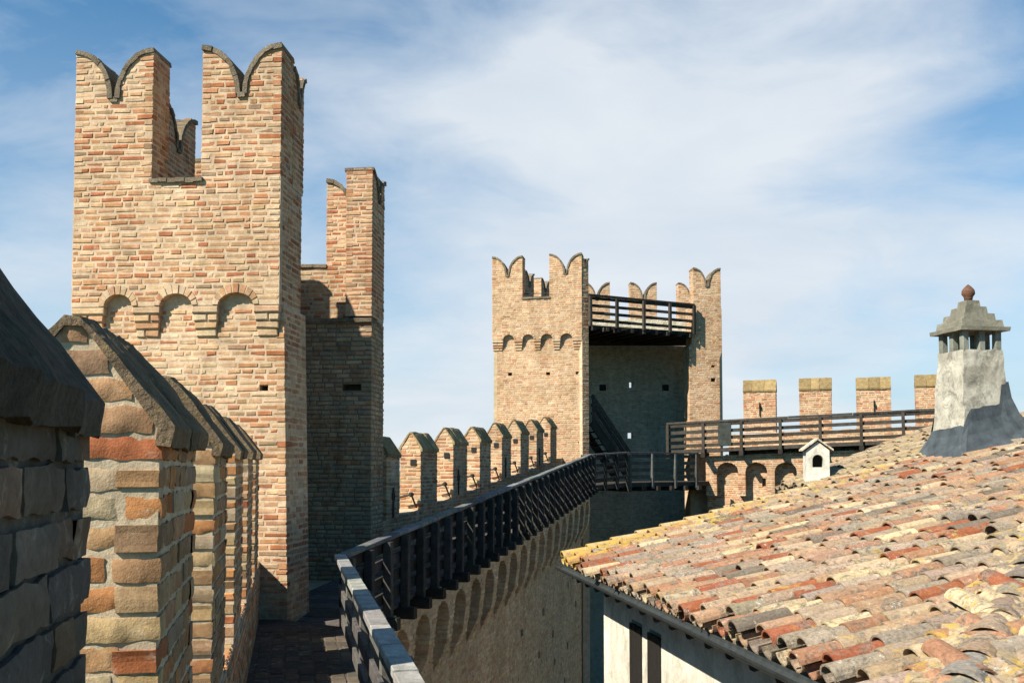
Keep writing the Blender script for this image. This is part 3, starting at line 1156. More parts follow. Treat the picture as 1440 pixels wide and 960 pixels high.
a = Acc()
corbel_table(a, tf(0, 0), uf, FW, 3.86, 4.22, 0.17, 5.63, [(0.375, 0.75), (1.04, 1.42), (1.67, 2.06), (2.33, 2.73)], 0.13, FAR, sides='')
masonry(a, tf(0, 0.13), uf, 0.55, [(0.0, 4.22), (FW - 0.02, 4.22), (FW - 0.02, 5.625), (0.0, 5.625)], front=False, sides='', pal=FAR, back=True)
a.build('upper_wall', M_BRICK, far_tower)
a = Acc()
masonry(a, tf(0, 0.13), uf, 0.6, [(0.14, GZ), (FW - 0.01, GZ), (FW - 0.01, 4.22), (0.14, 4.22)],
        holes=[hole(0.52, 3.0, .14, .12), hole(1.82, 3.0, .14, .11), hole(2.82, 3.0, .13, .12), hole(2.9, 0.72, .12, .06)], plug=0.4, sides='L', pal=FAR, vmin=-2)
a.build('lower_wall', M_BRICK, far_tower)
swallow_merlon(far_tower, tf(0, 0), uf, 0.0, 1.04, 5.63, 7.06, 0.5, pal=FAR, drop=0.66)
swallow_merlon(far_tower, tf(0, 0), uf, 1.96, FW, 5.63, 7.08, 0.5, pal=FAR, drop=0.68)
a = Acc()
coping(a, tf(0, 0), uf, 0.5, [(1.98, 5.632), (1.02, 5.632)], over=0.04, h=0.05)
a.build('sill', M_COPE, far_tower)
a = Acc()
tube(a, [tf(0.98, 0.25, 5.80), tf(2.02, 0.25, 5.80)], 0.014, (0, 0, 0))
a.build('iron_bar', M_IRON, far_tower)
# jamb of the open side
uo = V((0.859, 0.512, 0)).normalized()
a = Acc()
masonry(a, BT + V((0.004, 0.01, 0)), uo, 0.5, [(0, GZ), (0.27, GZ), (0.27, 5.62), (0, 5.62)], sides='', pal=FAR, vmin=-2.0)
a.build('jamb', M_BRICK, far_tower)
swallow_merlon(far_tower, BT + V((0.012, 0.02, 0)) + uo * 0.02, uo, 0.0, 0.24, 5.62, 6.92, 0.5, pal=FAR, drop=0.3)
# pier at the far end of the open side
up_ = V((1, 0.09, 0)).normalized()
PO = V((6.30, 35.25, 0))
a = Acc()
masonry(a, PO, up_, 0.8, [(0, GZ), (1.10, GZ), (1.10, 3.75), (1.19, 4.05), (1.19, 5.63), (0.10, 5.63), (0.10, 4.3), (0.0, 4.2)],
        holes=[hole(0.80, 3.46, .13, .10), hole(0.78, 2.93, .17, .16)], plug=0.4, sides='RL', pal=FAR, slack=0.5, vmin=-1)
a.build('pier', M_BRICK, far_tower)
swallow_merlon(far_tower, PO, up_, 0.17, 1.17, 5.63, 7.03, 0.5, pal=FAR, drop=0.66)
# back wall
BD = V((1.55, 38.3, 0))
BE = V((7.75, 38.5, 0))
ub = (BE - BD).normalized()
a = Acc()
xs = lambda px, y: (px - 720) / 1400 * y - BD.x
hb = [hole(xs(883, 38.35), 1.02, 0.20, 0.24), hole(xs(885.5, 38.35), 2.98, 0.15, 0.24)]
masonry(a, BD, ub, 0.5, [(0, GZ), (6.2, GZ), (6.2, 5.63), (0, 5.63)], holes=hb, pal=INNER, mort=(0.56, 0.53, 0.43), vmin=-4)
a.build('back_wall', M_BRICK, far_tower)
for px in (848, 937):
    a = Acc()
    q = BD + ub * xs(px, 38.35) + V((0, -0.012, 2.98))
    box(a, q, q + V((0, 0.03, 0)), 0.26, 0.24, (0.01, 0.01, 0.01))  # dark block, its colour stands in for the socket's inner shade
    a.build('beam_socket', M_DARK, far_tower)
for px0 in (821, 888, 956.5):
    u0 = xs(px0, 38.35)
    swallow_merlon(far_tower, BD, ub, u0, u0 + 1.03, 5.63, 7.08, 0.45, pal=FAR, drop=0.66)
# left side wall and right side wall
LD = LT + V((0.45, 0.62, 0))
ul = (BD - LD).normalized()
a = Acc()
masonry(a, LD + ul.cross(Z) * 0.0, ul, 0.45, [(0, GZ), (4.6, GZ), (4.6, 5.63), (0, 5.63)], pal=GREY, mort=MORT_D, vmin=-1)
a.build('side_wall', M_BRICK, far_tower)
for s in (1.75, 3.35):
    swallow_merlon(far_tower, LD, ul, s, s + 0.85, 5.63, 7.05, 0.40, pal=FAR, drop=0.55)
RA = PO + up_ * 0.75 + V((0, 0.75, 0))
ur = (BE - RA).normalized()
a = Acc()
masonry(a, BE, -ur, 0.4, [(0, GZ), (2.6, GZ), (2.6, 5.63), (0, 5.63)], pal=GREY, mort=MORT_D, vmin=-1)
a.build('side_wall', M_BRICK, far_tower)

# timber platform on top of the tower with its railing
JB = BT + uo * 0.20
plat = thing('timber_platform', 'timber platform across the top of the far tower', 'platform', (4, 36, 4.6))
sheet('planking', [tf(FW - 0.1, 0.72), JB - nf * 0.3, PO + V((0.12, -0.02, 0)), BE + V((-0.3, -0.1, 0)), BD + V((0.2, -0.02, 0)), tf(0.85, 0.72)], 4.72, M_WOOD, (0.045, 0.04, 0.034), 0.12, plat)
pe = PO + V((0.12, -0.06, 0))
eL = (pe - JB).length
ue = (pe - JB).normalized()
ne = ue.cross(Z)
for i in range(9):
    q = JB + ue * (0.25 + (eL - 0.4) * i / 8)
    a = Acc()
    box(a, q + ne * 0.13 + Z * 4.57, q - ne * 2.6 + Z * 4.57, 0.11, 0.15, woodcol((0.04, 0.035, 0.03)))
    a.build('joist', M_WOOD, plat)
railing('wooden_railing', 'dark plank railing of the balcony high on the far tower', 'railing', JB + ne * 0.10 + Z * 5.70, pe + ne * 0.10 + Z * 5.70, 0.98, 5, 4,
        0.10, 0.07, top_col=(0.05, 0.043, 0.036), col=(0.045, 0.038, 0.031), drop=0.10, post=(0.10, 0.10), board_h=0.10, gapbot=0.06, first=True)

# lower landing of the tower with railing, stair and the walk on the right
land = thing('timber_landing', 'dark timber landing at the foot of the far tower opening', 'landing', (4, 33, -0.6))
PB = V((3.62, 31.5, 0.41))
PC = V((6.15, 33.3, 0.41))
sheet('planking', [(P2.x - 1.4, P2.y + 0.3, fz(LEN2)), (P2.x + .02, P2.y, fz(LEN2) + .0), (PB.x, PB.y, -0.56), (PC.x, PC.y, -0.56), (7.3, 35.2, -0.56), (2.6, 35.4, -0.56)], -0.56,
      M_WOOD, (0.05, 0.045, 0.04), 0.14, land)
for i in range(6):
    q = PB.lerp(PC, i / 5)
    a = Acc()
    box(a, V((q.x + .1, q.y - .15, -0.76)), V((q.x - 1.2, q.y + 1.9, -0.76)), 0.13, 0.15, woodcol((0.04, 0.035, 0.03)))
    a.build('joist', M_WOOD, land)
railing('wooden_railing', 'short dark railing where the climbing walk meets the far tower', 'railing', P2 + V((.03, .04, 0)), PB, 0.93, 4, 4, 0.12, 0.05, top_col=(0.13, 0.13, 0.125),
        col=(0.045, 0.042, 0.038), drop=0.2, board_h=0.10)
railing('wooden_railing', 'dark railing across the lower landing in front of the far tower opening', 'railing', PB + V((.03, .02, 0)), PC, 0.95, 4, 4, 0.11, 0.05, top_col=(0.075, 0.075, 0.07),
        col=(0.075, 0.075, 0.066), drop=0.22, board_h=0.11)

stair = thing('wooden_stair', 'dark wooden stair with plank handrail rising inside the far tower', 'stair', (3.3, 34.2, -0.56))
s_lo = V((4.10, 34.6, -0.5))
s_hi = V((2.72, 33.75, 1.45))
sd = V((s_hi.x - s_lo.x, s_hi.y - s_lo.y, 0)).normalized()
sn = V((-sd.y, sd.x, 0))
for off in (0.0, 0.75):
    a = Acc()
    box(a, s_lo + sn * -off, s_hi + sn * -off, 0.06, 0.28, woodcol(WDARK))
    a.build('stringer', M_WOOD, stair)
a = Acc()
for i in range(9):
    q = s_lo.lerp(s_hi, (i + 0.5) / 9)
    box(a, q - sn * 0.02, q - sn * 0.73, 0.24, 0.04, woodcol(WDARK))
a.build('treads', M_WOOD, stair)
for h_ in (0.35, 0.62, 0.9):
    a = Acc()
    box(a, s_lo + Z * h_, s_hi + Z * h_, 0.045, 0.14, woodcol(WDARK))
    a.build('handrail' if h_ > 0.8 else 'board', M_WOOD, stair)
for f in (0.03, 0.5, 0.97):
    a = Acc()
    q = s_lo.lerp(s_hi, f)
    box(a, q - Z * 0.1, q + Z * 0.95, 0.08, 0.08, woodcol(WDARK), up=V((0, 1, 0)))
    a.build('post', M_WOOD, stair)

# ------------------------------------------------------------------ right-hand curtain wall
RR0 = V((5.35, 34.5, 1.45))
RR1 = V((15.0, 31.18, 1.86))
w3 = V((RR1.x - RR0.x, RR1.y - RR0.y, 0)).normalized()
n3 = w3.cross(Z)
L3 = V((RR1.x - RR0.x, RR1.y - RR0.y, 0)).length


def c3(q, back, z=0.0):
    p = V((RR0.x, RR0.y, 0)) + w3 * q - n3 * back
    return V((p.x, p.y, z))


g3 = lambda q: 0.50 + (RR1.z - RR0.z) * q / L3
railing('wooden_railing', 'long dark plank railing on the right hand wall walk below the merlons', 'railing', RR0, RR1, 0.95, 9, 4, 0.10, 0.07, top_col=(0.06, 0.052, 0.045),
        col=(0.05, 0.042, 0.035), drop=0.20, post=(0.10, 0.10), board_h=0.115, gapbot=0.06)
walk3 = thing('timber_walkway', 'timber wall walk on the right hand wall, carried over the arches', 'walkway', c3(5, 0.5, 0.4))
a = Acc()
q = [c3(0, 0.0, g3(0)), c3(L3, 0.0, g3(L3)), c3(L3, 1.03, g3(L3)), c3(0, 1.03, g3(0))]
a.add(q + [p - Z * 0.12 for p in q], [(0, 1, 2, 3), (7, 6, 5, 4), (0, 4, 5, 1), (1, 5, 6, 2), (2, 6, 7, 3), (3, 7, 4, 0)], (0.06, 0.052, 0.044))
a.build('planking', M_WOOD, walk3)
for i in range(9):
    a = Acc()
    qq = min(max(L3 * i / 8, 0.08), L3 - 0.08)
    box(a, c3(qq, -0.24, g3(qq) - 0.21), c3(qq, 0.9, g3(qq) - 0.21), 0.14, 0.16, woodcol((0.04, 0.035, 0.03)))
    a.build('joist', M_WOOD, walk3)
b = Acc()
box(b, c3(2.0, -0.06, 1.42), c3(2.0, -0.06, 0.66), 0.44, 0.05, (0.045, 0.05, 0.045), up=n3)
b = b.build('plank_panel', M_WOOD, walk3)

right_wall = thing('curtain_wall', 'right hand brick wall with square mossy-topped merlons above blind arches', 'castle wall', c3(5, 0.5, GZ))
a = Acc()
q0 = 1.30
cen = [2.03 + 0.965 * i for i in range(-1, 9)]
arches = [(c - 0.36 - q0, c + 0.36 - q0) for c in cen if c - 0.36 > q0]
outer = [(0, -0.22)]
for (a0, b0) in arches:
    outer += [(a0, -0.22)] + list(reversed(arch_pts(a0, b0, -0.21, 0.30)))[1:-1] + [(b0, -0.22)]
outer += [(L3 - q0, -0.22), (L3 - q0, 0.62), (0, 0.30)]
masonry(a, c3(q0, 0.32), w3, 0.34, outer, pal=WARM, sides='', slack=0.02)
a.build('arcade', M_BRICK, right_wall)
a = Acc()
for i in range(len(arches) + 1):
    x0 = arches[i - 1][1] if i else 0.0
    x1 = arches[i][0] if i < len(arches) else arches[-1][1] + 0.245
    O = c3(q0 + x0 + 0.003, 0.32)
    masonry(a, c3(q0, 0.322), w3, 0.34, [(x0 + .004, -1.05), (x1 - .004, -1.05), (x1 - .004, -0.22), (x0 + .004, -0.22)], pal=WARM, sides='RL')
a.build('pier', M_BRICK, right_wall)
a = Acc()
hh = [hole(2.0 - q0 + 0.02, -0.62, 0.20, 0.28), hole(3.15 - q0, -0.75, 0.13, 0.30)]
masonry(a, c3(q0, 0.665), w3, 0.36, [(0, GZ), (L3 - q0, GZ), (L3 - q0, 0.5), (0, 0.28)], holes=hh[1:], plug=0.4, pal=BUFF, vmin=-2.5, sides='')
a.build('lower_wall', M_BRICK, right_wall)
a = Acc()
masonry(a, c3(2.0, 1.05), w3, 0.42, [(0, GZ), (L3 - 2, GZ), (L3 - 2, 1.35), (0, 1.05)], pal=BUFF, vmin=0, sides='')
a.build('parapet', M_BRICK, right_wall)
for i, qc in enumerate((3.05, 4.93, 6.78, 8.63)):
    # these merlons show their long side: gable end runs along -w3
    z0 = 1.02 + 0.03 * qc
    m = gable_merlon(right_wall, c3(qc - 0.53, 1.05), n3, 0.42, 1.06 + j(0.04), z0, 2.60 + j(0.03), 0.36, pal=WARM, lich=0.8, cope_col=(0.26, 0.19, 0.095), sides='RL')
    m.location -= V(n3 * 0.42)
    if i in (0, 2):
        b = Acc()
        for (za, zb, ww) in ((1.70, 2.16, 0.09), (1.98, 2.10, 0.24)):
            qx = c3(qc + 0.02, 1.035, 0)
            box(b, qx + Z * za, qx + Z * zb, ww, 0.03, (0.01, 0.01, 0.01), up=w3)  # dark strip on the face, painted as the slit's inner shade
        b.build('arrow_slit', M_DARK, right_wall)

# ------------------------------------------------------------------ the house with the tiled roof
F = V((0.67, 12.5, -1.25))
hu = V((-0.165, 0.986, 0)).normalized()
hv = V((hu.y, -hu.x, 0))
PITCH = 0.252
TILEP = [((0.48, 0.36, 0.24), 3.2), ((0.47, 0.305, 0.195), 3.4), ((0.43, 0.23, 0.135), 2.6), ((0.36, 0.12, 0.06), 1.2), ((0.37, 0.31, 0.235), 2.4),
         ((0.63, 0.50, 0.32), 1.8), ((0.22, 0.18, 0.14), 1.0), ((0.42, 0.325, 0.24), 2)]


def half_tile(acc, p, t, side, nrm, length, r0, r1, th, col, flip=1, segs=8):
    """a barrel tile: lower end at p, running along t; flip -1 makes it a pan"""
    vs, fs = [], []
    n = segs + 1
    for (q, r) in ((p, r0), (p + t * length, r1)):
        for rr in (r, r - th):
            for i in range(n):
                a_ = math.pi * i / segs
                vs.append(q + side * math.cos(a_) * rr + nrm * (math.sin(a_) * rr * 0.82 * flip))
    for i in range(segs):
        fs.append((i, i + 1, 2 * n + i + 1, 2 * n + i))
        fs.append((n + i, 3 * n + i, 3 * n + i + 1, n + i + 1))
        fs.append((i, n + i, n + i + 1, i + 1))
        fs.append((2 * n + i, 2 * n + i + 1, 3 * n + i + 1, 3 * n + i))
    for k in (0, segs):
        fs.append((k, 2 * n + k, 3 * n + k, n + k))
    acc.add(vs, fs, col)


def tile_field(acc, O, u, v, pitch, inside, cols, rows, lich, sp=0.205, ex=0.335, pal=TILEP, sag=None):
    """rows of covers and pans; u along the eave, v uphill in plan"""
    t = (v + Z * pitch).normalized()
    nrm = u.cross(t)
    if nrm.z < 0:
        nrm = -nrm
    cell = {}
    for c in range(*cols):
        wob = j(0.020)
        shift = j(0.10)
        for r in range(*rows):
            tau, s = c * sp, r * ex
            if not inside(tau, s / math.sqrt(1 + pitch * pitch)):
                continue
            sg = sag(tau, s) if sag else 0
            # pan
            p = O + u * (tau + sp / 2 + j(0.006)) + t * (s + j(0.012)) + nrm * (0.066 + sg)
            half_tile(acc, p, (t - nrm * 0.05).normalized(), u, nrm, 0.42, 0.082, 0.092, 0.014, (*pick(pal), lich(tau, s)), -1, 6)
            # cover
            col = pick(pal)
            side = (u + t * j(0.05)).normalized()
            tt = (t - nrm * (0.038 + j(0.022)) + u * j(0.045)).normalized()
            p = O + u * (tau + wob + j(0.008)) + t * (s + shift + j(0.035)) + nrm * (0.078 + sg + abs(j(0.014)))
            if rng.random() < 0.06:
                p += t * j(0.12) + nrm * 0.012
            half_tile(acc, p, tt, side, nrm, 0.43, 0.095 + j(0.007), 0.076, 0.016, (*col, lich(tau, s)), 1, 9)


house = thing('house', 'white walled house with a broad lichen spotted tiled roof and a stone chimney', 'house', F + hv * 3 - hu * 4 + V((0, 0, GZ + 1.20)))
TN = -7.95
RID = 7.2
a = Acc()
roofO = F + hv * 0.0


def lich1(tau, s):
    e = 0.0
    if tau > -0.75:
        e = max(e, (1.15 if tau > -0.3 else 0.90) - s / 6.0 + j(0.15))
    e = max(e, 0.55 if (s < tau - TN + 0.2 and s > tau - TN - 0.45 and tau < -3) else 0)
    e = max(e, rng.uniform(-0.35, 0.40))
    return e


sagf = lambda tau, s: 0.03 * noise.noise(V((tau * 0.35, s * 0.4, 3.1)))
SK = R(3.5)
hvs = (hv * math.cos(SK) + hu * math.sin(SK)).normalized()
tile_field(a, roofO, hu, hvs, PITCH * math.cos(SK), lambda tau, s: tau + s * math.sin(SK) < 0.03 and s * math.cos(SK) < tau + s * math.sin(SK) - TN + 0.05
           and s < RID + 0.2, (-46, 1), (0, 23), lambda tau, s: lich1(tau + s * math.sin(SK), s), sag=sagf)
# the near slope beyond the hip
O_near = F + hu * TN + hv * 0.0
tile_field(a, O_near, hv, hu, PITCH, lambda x, s: s < x - 0.05 and s < RID, (0, 40), (0, 22), lambda x, s: 0.1 + j(0.35))
# board under the tiles
tt = hv + Z * PITCH
q = [F + hu * 0.02 + tt * .07, F + hu * TN + tt * .07, F + hu * (TN + RID) + tt * RID, F + hu * 0.02 + tt * RID]
q = [p - Z * 0.015 for p in q]
a.add(q + [p - Z * 0.06 for p in q], [(0, 1, 2, 3), (7, 6, 5, 4), (0, 4, 5, 1), (2, 6, 7, 3), (3, 7, 4, 0)], (0.20, 0.16, 0.12))
q2 = [F + hu * TN, F + hu * TN + hv * 11, F + hu * (TN + RID) + hv * 11 + Z * PITCH * RID, F + hu * (TN + RID) + tt * RID]
q2 = [p - Z * 0.016 for p in q2]
a.add(q2 + [p - Z * 0.06 for p in q2], [(0, 1, 2, 3), (7, 6, 5, 4), (0, 4, 5, 1), (1, 5, 6, 2)], (0.20, 0.16, 0.12))
roof = a.build('roof', M_TILE, house)
# caps along the hip, bedded in lichened mortar
a = Acc()
h0 = F + hu * TN
hd = (hu + tt).normalized()
hs = hd.cross(Z).normalized()
hn = hs.cross(hd)
for i in range(22):
    p = h0 + hd * (0.05 + i * 0.36) + hn * 0.060
    half_tile(a, p, (hd - hn * 0.05).normalized(), hs, hn, 0.45, 0.135 + j(0.006), 0.115, 0.018, (*pick([((0.34, 0.29, 0.23), 2), ((0.40, 0.29, 0.21), 1), ((0.30, 0.28, 0.25), 1)]), 0.25), 1, 12)
a.build('hip_cap', M_TILE, roof, smooth=False)
a = Acc()
vs, fs = [], []
NL, NWD = 120, 9
for i in range(NL + 1):
    for k in range(NWD):
        x = -0.27 + 0.54 * k / (NWD - 1)
        p = h0 + hd * (8.2 * i / NL) + hs * (x * (1 + 0.25 * noise.noise(V((i * 0.3, 5, k * 0.2))))) + hn * (0.135 - abs(x) * 0.20)
        p += hn * 0.05 * noise.noise(V((i * 0.45, k * 0.6, 2)))
        vs.append(p)
for i in range(NL):
    for k in range(NWD - 1):
        b0 = i * NWD + k
        fs.append((b0, b0 + NWD, b0 + NWD + 1, b0 + 1))
a.add(vs, fs, (0.40, 0.32, 0.21, 0.55))
a.build('mortar_bed', M_TILE, roof)
# verge row at the far edge: mortared, thick with lichen
a = Acc()
for i in range(20):
    t_ = tt.normalized()
    nn = hu.cross(t_)
    nn = nn if nn.z > 0 else -nn
    p = F + hu * 0.02 + t_ * (i * 0.335 + j(0.02)) + nn * 0.10
    half_tile(a, p, (t_ - nn * 0.06).normalized(), hu, nn, 0.44, 0.105, 0.085, 0.016, (0.46, 0.37, 0.23, max(0.2, 0.98 - i / 24)), 1, 9)
a.build('verge', M_TILE, roof)
# walls
a = Acc()
OV, OVF = 0.46, 0.40
Wc = F + hv * OV - hu * OVF
wl = 7.6
holes_w = []
wtop = -1.25 + PITCH * OV - 0.02
win = []
for (wa, wb) in ((0.92, 1.32), (1.58, 1.98)):
    win.append((wa, wb))
# wall seen from its left side: U along -hu (towards the camera)
masonry_N = (-hu).cross(Z)
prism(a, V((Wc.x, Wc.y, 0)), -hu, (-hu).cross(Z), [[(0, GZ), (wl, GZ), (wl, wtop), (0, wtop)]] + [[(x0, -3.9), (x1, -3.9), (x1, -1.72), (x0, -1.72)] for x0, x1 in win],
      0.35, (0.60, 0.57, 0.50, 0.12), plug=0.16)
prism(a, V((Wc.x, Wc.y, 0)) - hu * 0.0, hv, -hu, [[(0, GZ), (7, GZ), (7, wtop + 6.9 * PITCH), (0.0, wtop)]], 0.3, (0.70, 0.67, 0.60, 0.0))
wall = a.build('wall', M_PLAS, house)
# move far gable wall is part of the same mesh; shutters in the openings
for x0, x1 in win:
    b = Acc()
    for xx in range(1):
        p0 = Wc - hu * ((x0 + x1) / 2)
        N_ = (-hu).cross(Z)
        for k in range(5):
            wq = (x1 - x0) / 5
            c0 = p0 + hu * ((x1 - x0) / 2 - wq * (k + 0.5))
            box(b, V((c0.x, c0.y, -3.9)) + N_ * 0.012, V((c0.x, c0.y, -1.76)) + N_ * 0.012, wq - 0.006, 0.03, (0.02, 0.02, 0.02), up=N_)
    b.build('shutter', M_DARK, house)
# rafter ends and soffit boards
a = Acc()
e0, e1 = F + hu * 0.05 - Z * 0.09, F + hu * (TN) - Z * 0.09
q = [e0 + hv * 0.08 + Z * 0.02, e1 + hv * 0.08 + Z * 0.02, e1 + hv * 0.47 + Z * 0.115, e0 + hv * 0.47 + Z * 0.115]
a.add(q + [p - Z * 0.02 for p in q], [(0, 1, 2, 3), (7, 6, 5, 4), (0, 4, 5, 1), (1, 5, 6, 2), (2, 6, 7, 3), (3, 7, 4, 0)], (0.04, 0.04, 0.04))
a.build('eaves', M_WOOD, house)
for i in range(18):
    p = e0.lerp(e1, (i + 0.5) / 18)
    a = Acc()
    box(a, p + hv * 0.10 - Z * 0.06, p + hv * 0.5 - Z * 0.06 + Z * 0.11, 0.09, 0.10, woodcol((0.04, 0.04, 0.04)))
    a.build('rafter', M_WOOD, house)
e0, e1 = F + hu * 0.05 - Z * 0.05, F + hu * (TN) - Z * 0.05
a = Acc()
vs, fs = [], []
gs = 9
for p in (e0 + hu * 0.12, e1):
    for rr in (0.060, 0.052):
        for i in range(gs):
            x = math.pi * i / (gs - 1)
            vs.append(p - hv * 0.05 + Z * 0.035 + hv * math.cos(x) * rr - Z * math.sin(x) * rr)
for i in range(gs - 1):
    fs.append((i, i + 1, 2 * gs + i + 1, 2 * gs + i))
    fs.append((gs + i, 3 * gs + i, 3 * gs + i + 1, gs + i + 1))
    fs.append((i, gs + i, gs + i + 1, i + 1))
fs += [(0, 2 * gs, 3 * gs, gs), (gs - 1, 2 * gs - 1, 4 * gs - 1, 3 * gs - 1)]
a.add(vs, fs, (0.06, 0.06, 0.06))
a.build('gutter', M_GUTTER, house)

# chimney
ch = F + hv * 5.32 - hu * 0.42


def cp(x, y, z):
    return V((ch.x, ch.y, 0)) + hv * (x * 0.86) - hu * (y * 0.86) + Z * z


def frustum(acc, sec, col, cap=True, sub=1, amp=0.0):
    """stack of square-ish sections: (z, half width x, half width y, dx, dy)"""
    rings = []
    for (z, hx, hy, dx, dy) in sec:
        ring = []
        for (ax, ay, bx, by) in ((-1, 1, 1, 1), (1, 1, 1, -1), (1, -1, -1, -1), (-1, -1, -1, 1)):
            for k in range(sub):
                f = k / sub
                ring.append(cp((ax + (bx - ax) * f) * hx + dx, (ay + (by - ay) * f) * hy + dy, z))
        rings.append(ring)
    n = len(rings[0])
    vs = [p + noise.noise_vector(p * 5) * amp + noise.noise_vector(p * 14) * amp * 0.4 for r in rings for p in r]
    fs = []
    for i in range(len(rings) - 1):
        for k in range(n):
            k2 = (k + 1) % n
            fs.append((i * n + k, i * n + k2, (i + 1) * n + k2, (i + 1) * n + k))
    if cap:
        fs.append(tuple(range((len(rings) - 1) * n, len(rings) * n)))
        fs.append(tuple(range(n - 1, -1, -1)))
    acc.add(vs, fs, col)


a = Acc()
frustum(a, [(z, 0.322 + (1.47 - z) * 0.062 + (0.13 * max(0, (0.55 - z)) ** 1.4), 0.322 + (1.47 - z) * 0.062 + (0.13 * max(0, (0.55 - z)) ** 1.4), 0, 0)
            for z in [-0.3 + 1.77 * i / 16 for i in range(17)]], (0.42, 0.40, 0.345, 1.0), True, 8, 0.016)
chim = a.build('chimney', M_PLAS, house)
for (x, y) in ((-1, -1), (0, -1), (1, -1), (-1, 0), (1, 0), (-1, 1), (0, 1), (1, 1)):
    a = Acc()
    q = cp(x * 0.265, y * 0.265, 1.47)
    box(a, q - Z * 0.02, q + Z * 0.26, 0.085, 0.085, (0.20, 0.21, 0.18, 1.0), up=hu, jit=0.006)
    a.build('pillar', M_PLAS, chim)
a = Acc()
frustum(a, [(1.715, 0.40, 0.40, 0, 0), (1.765, 0.405, 0.405, 0, 0)], (0.20, 0.19, 0.155, 1.0), True, 5, 0.008)
for k, (z0, z1, h_) in enumerate(((1.766, 1.86, 0.34), (1.861, 1.955, 0.265), (1.956, 2.05, 0.19), (2.051, 2.14, 0.12))):
    frustum(a, [(z0, h_, h_, 0, 0), (z1, h_ - 0.012, h_ - 0.012, 0, 0)], (0.21, 0.20, 0.16, 1.0), True, 4, 0.012)
a.build('cap', M_PLAS, chim)
a = Acc()
q = cp(0, 0, 2.15)
tube(a, [q, q + Z * .03, q + Z * .05, q + Z * .085, q + Z * .13, q + Z * .165, q + Z * .19, q + Z * .21], [.05, .055, .06, .085, .080, .055, .03, .008], (0.16, 0.085, 0.055), 14)
a.build('finial', M_COPE, chim, smooth=True)
# dark membrane skirt flaring onto the tiles, its upper edge uneven
a = Acc()
vs, fs = [], []
M = 48
prof = [(0.0, 0.0), (0.25, 0.02), (0.5, 0.075), (0.75, 0.17), (0.9, 0.27), (1.0, 0.40)]
for i in range(M):
    f = i / M * 4
    k = int(f)
    fr = f - k
    cs = ((-1, 1), (1, 1), (1, -1), (-1, -1))
    A, B = cs[k], cs[(k + 1) % 4]
    x, y = A[0] + (B[0] - A[0]) * fr, A[1] + (B[1] - A[1]) * fr
    if k == 0:      # face towards the camera: edge steps up to the right
        zt = 0.48 + 0.20 * min(1, fr * 9) + 0.13 * fr + (0.24 if fr > 0.80 else 0)
    elif k == 1:
        zt = 1.06
    elif k == 2:
        zt = 0.8
    else:
        zt = 0.45 + 0.05 * fr
    zt += 0.02 * noise.noise(V((i * 0.7, 1, 1)))
    for (d, o_) in prof:
        half = 0.345 + max(0.0, 1.47 - zt) * 0.062 + 0.0
        px_, py_ = x * half, y * half
        out = o_ * (1.35 if x > 0.9 else 1.0)
        px_ += x * out
        py_ += y * out * 0.9
        zroof = F.z + PITCH * (5.28 + px_) + 0.05
        z = zt + (zroof - zt) * d
        p = cp(px_, py_, z)
        vs.append(p + noise.noise_vector(p * 6) * 0.012)
K = len(prof)
for i in range(M):
    i2 = (i + 1) % M
    for k in range(K - 1):
        fs.append((i * K + k, i2 * K + k, i2 * K + k + 1, i * K + k + 1))
a.add(vs, fs, (0.05, 0.05, 0.05))
# saddle uphill of the chimney
s0, s1 = [], []
for (x, z, wd) in ((0.30, 0.80, 0.37), (0.55, 0.66, 0.40), (0.9, 0.62, 0.45), (1.6, 0.68, 0.5)):
    s0.append((x, z, wd))
vs = []
for (x, z, wd) in s0:
    zr = F.z + PITCH * (5.28 + x) + 0.06
    vs += [cp(x, wd + 0.15, zr), cp(x, 0.06, z), cp(x, -0.06, z), cp(x, -wd - 0.15, zr)]
fs = []
for i in range(len(s0) - 1):
    for k in range(3):
        fs.append((i * 4 + k, (i + 1) * 4 + k, (i + 1) * 4 + k + 1, i * 4 + k + 1))
a.add(vs, fs, (0.05, 0.05, 0.05))
a.build('flashing', M_FLASH, chim, smooth=False)

# ------------------------------------------------------------------ the roof farther back with its small white vent
G0 = V((5.37, 20.0, -0.50))
gu = V((-0.22, 0.975, 0)).normalized()
gv = V((gu.y, -gu.x, 0))
GP = 0.335
back_house = thing('house', 'house behind with a fine tiled roof and a small white gabled vent', 'house', G0 + gv * 2 - gu * 2 + Z * (GZ + 0.5))
a = Acc()
tile_field(a, G0, gu, gv, GP, lambda tau, s: True, (-24, 1), (0, 13), lambda tau, s: rng.uniform(-0.2, 0.5), sp=0.2,
           pal=[((0.40, 0.30, 0.19), 3), ((0.44, 0.36, 0.23), 3), ((0.34, 0.25, 0.17), 2)])
tg = gv + Z * GP
q = [G0 + gu * 0.1, G0 - gu * 5, G0 - gu * 5 + tg * 4.1, G0 + gu * 0.1 + tg * 4.1]
q = [p - Z * 0.02 for p in q]
a.add(q + [p - Z * 0.07 for p in q], [(0, 3, 2, 1), (4, 5, 6, 7), (0, 1, 5, 4), (2, 3, 7, 6), (3, 0, 4, 7)], (0.20, 0.16, 0.12))
a.build('roof', M_TILE, back_house)
a = Acc()
Wb = G0 + gv * 0.5 - gu * 0.3
prism(a, V((Wb.x, Wb.y, 0)), -gu, (-gu).cross(Z), [[(0, GZ), (4.4, GZ), (4.4, -0.45), (0, -0.45)]], 0.3, (0.50, 0.43, 0.33, 0.3))
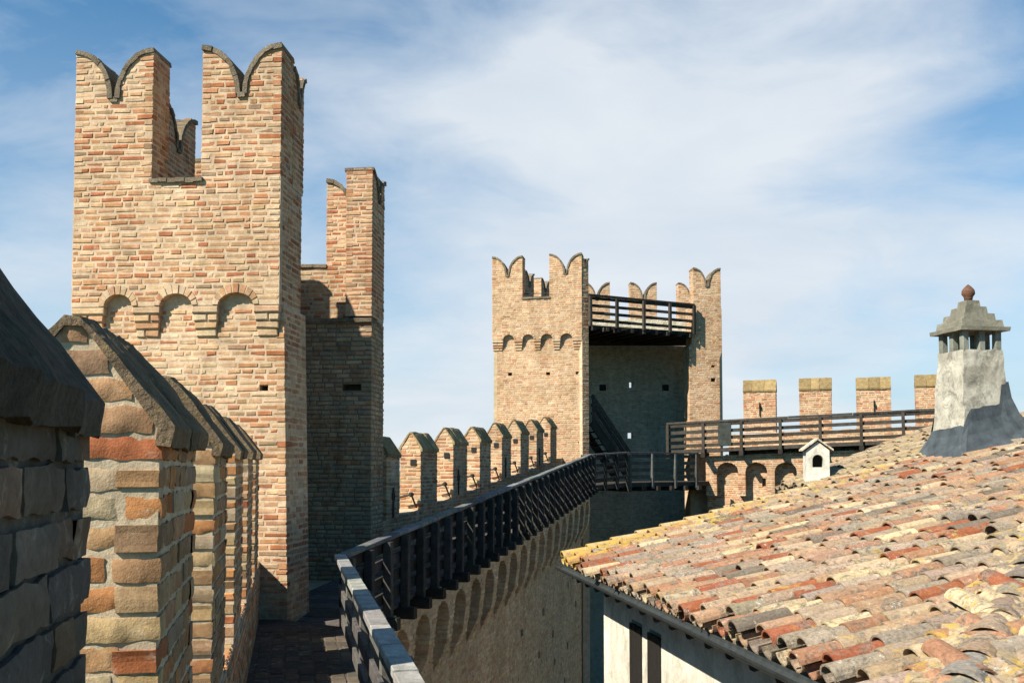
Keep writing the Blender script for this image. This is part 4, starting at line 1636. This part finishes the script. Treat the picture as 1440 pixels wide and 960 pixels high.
prism(a, V((Wb.x, Wb.y, 0)), gv, -gu, [[(0.31, GZ), (3.5, GZ), (3.5, -0.5 + GP * 3.8), (0.31, -0.40)]], 0.3, (0.50, 0.43, 0.33, 0.3))
a.build('wall', M_PLAS, back_house)
a = Acc()
for k in range(9):
    p = G0 - gu * (0.15 + k * 0.5) - Z * 0.12
    box(a, p - gv * 0.02, p + tg * 0.55, 0.09, 0.12, woodcol(WDARK))
a.build('rafters', M_WOOD, back_house)
# vent
vc = V((5.83, 19.0, 0))
vz = G0.z + GP * ((vc - G0).dot(gv))
vu = V((0.985, -0.17, 0)).normalized()
a = Acc()
hw = 0.215
z0, z1 = vz - 0.1, vz + 0.70
pk = z1 + 0.17
ap = [(hw + 0.10 * math.cos(x), z1 - 0.18 + 0.10 * math.sin(x)) for x in [math.pi * (1 - i / 8) for i in range(9)]]
win_h = [(hw - 0.10, z1 - 0.32), (hw + 0.10, z1 - 0.32)] + list(reversed(ap))
prism(a, V((vc.x - hw * vu.x, vc.y - hw * vu.y, 0)), vu, vu.cross(Z), [[(0, z0), (2 * hw, z0), (2 * hw, z1), (hw, pk), (0, z1)], win_h], 0.5, (0.62, 0.60, 0.54, 0.15), plug=None)
vent = a.build('vent_chimney', M_PLAS, back_house)
a = Acc()
box(a, V((vc.x, vc.y, z1 - 0.34)) - vu.cross(Z) * 0.25, V((vc.x, vc.y, z1 - 0.05)) - vu.cross(Z) * 0.25, 0.28, 0.04, (0.02, 0.02, 0.02), up=vu.cross(Z))  # dark board behind the hole, painted as the shade inside the vent
a.build('opening', M_DARK, vent)
a = Acc()
for sg in (-1, 1):
    nv = vu.cross(Z)
    p0 = V((vc.x, vc.y, pk + 0.03)) + nv * 0.05
    p1 = V((vc.x, vc.y, z1 - 0.01)) + vu * sg * (hw + 0.07) + nv * 0.05
    q = [p0, p1, p1 - nv * 0.6, p0 - nv * 0.6]
    fs = [(0, 1, 2, 3), (7, 6, 5, 4), (0, 4, 5, 1), (1, 5, 6, 2), (2, 6, 7, 3), (3, 7, 4, 0)]
    a.add([p + Z * 0.035 for p in q] + q, fs, (0.60, 0.53, 0.42, 0.2))
a.build('vent_roof', M_TILE, vent)
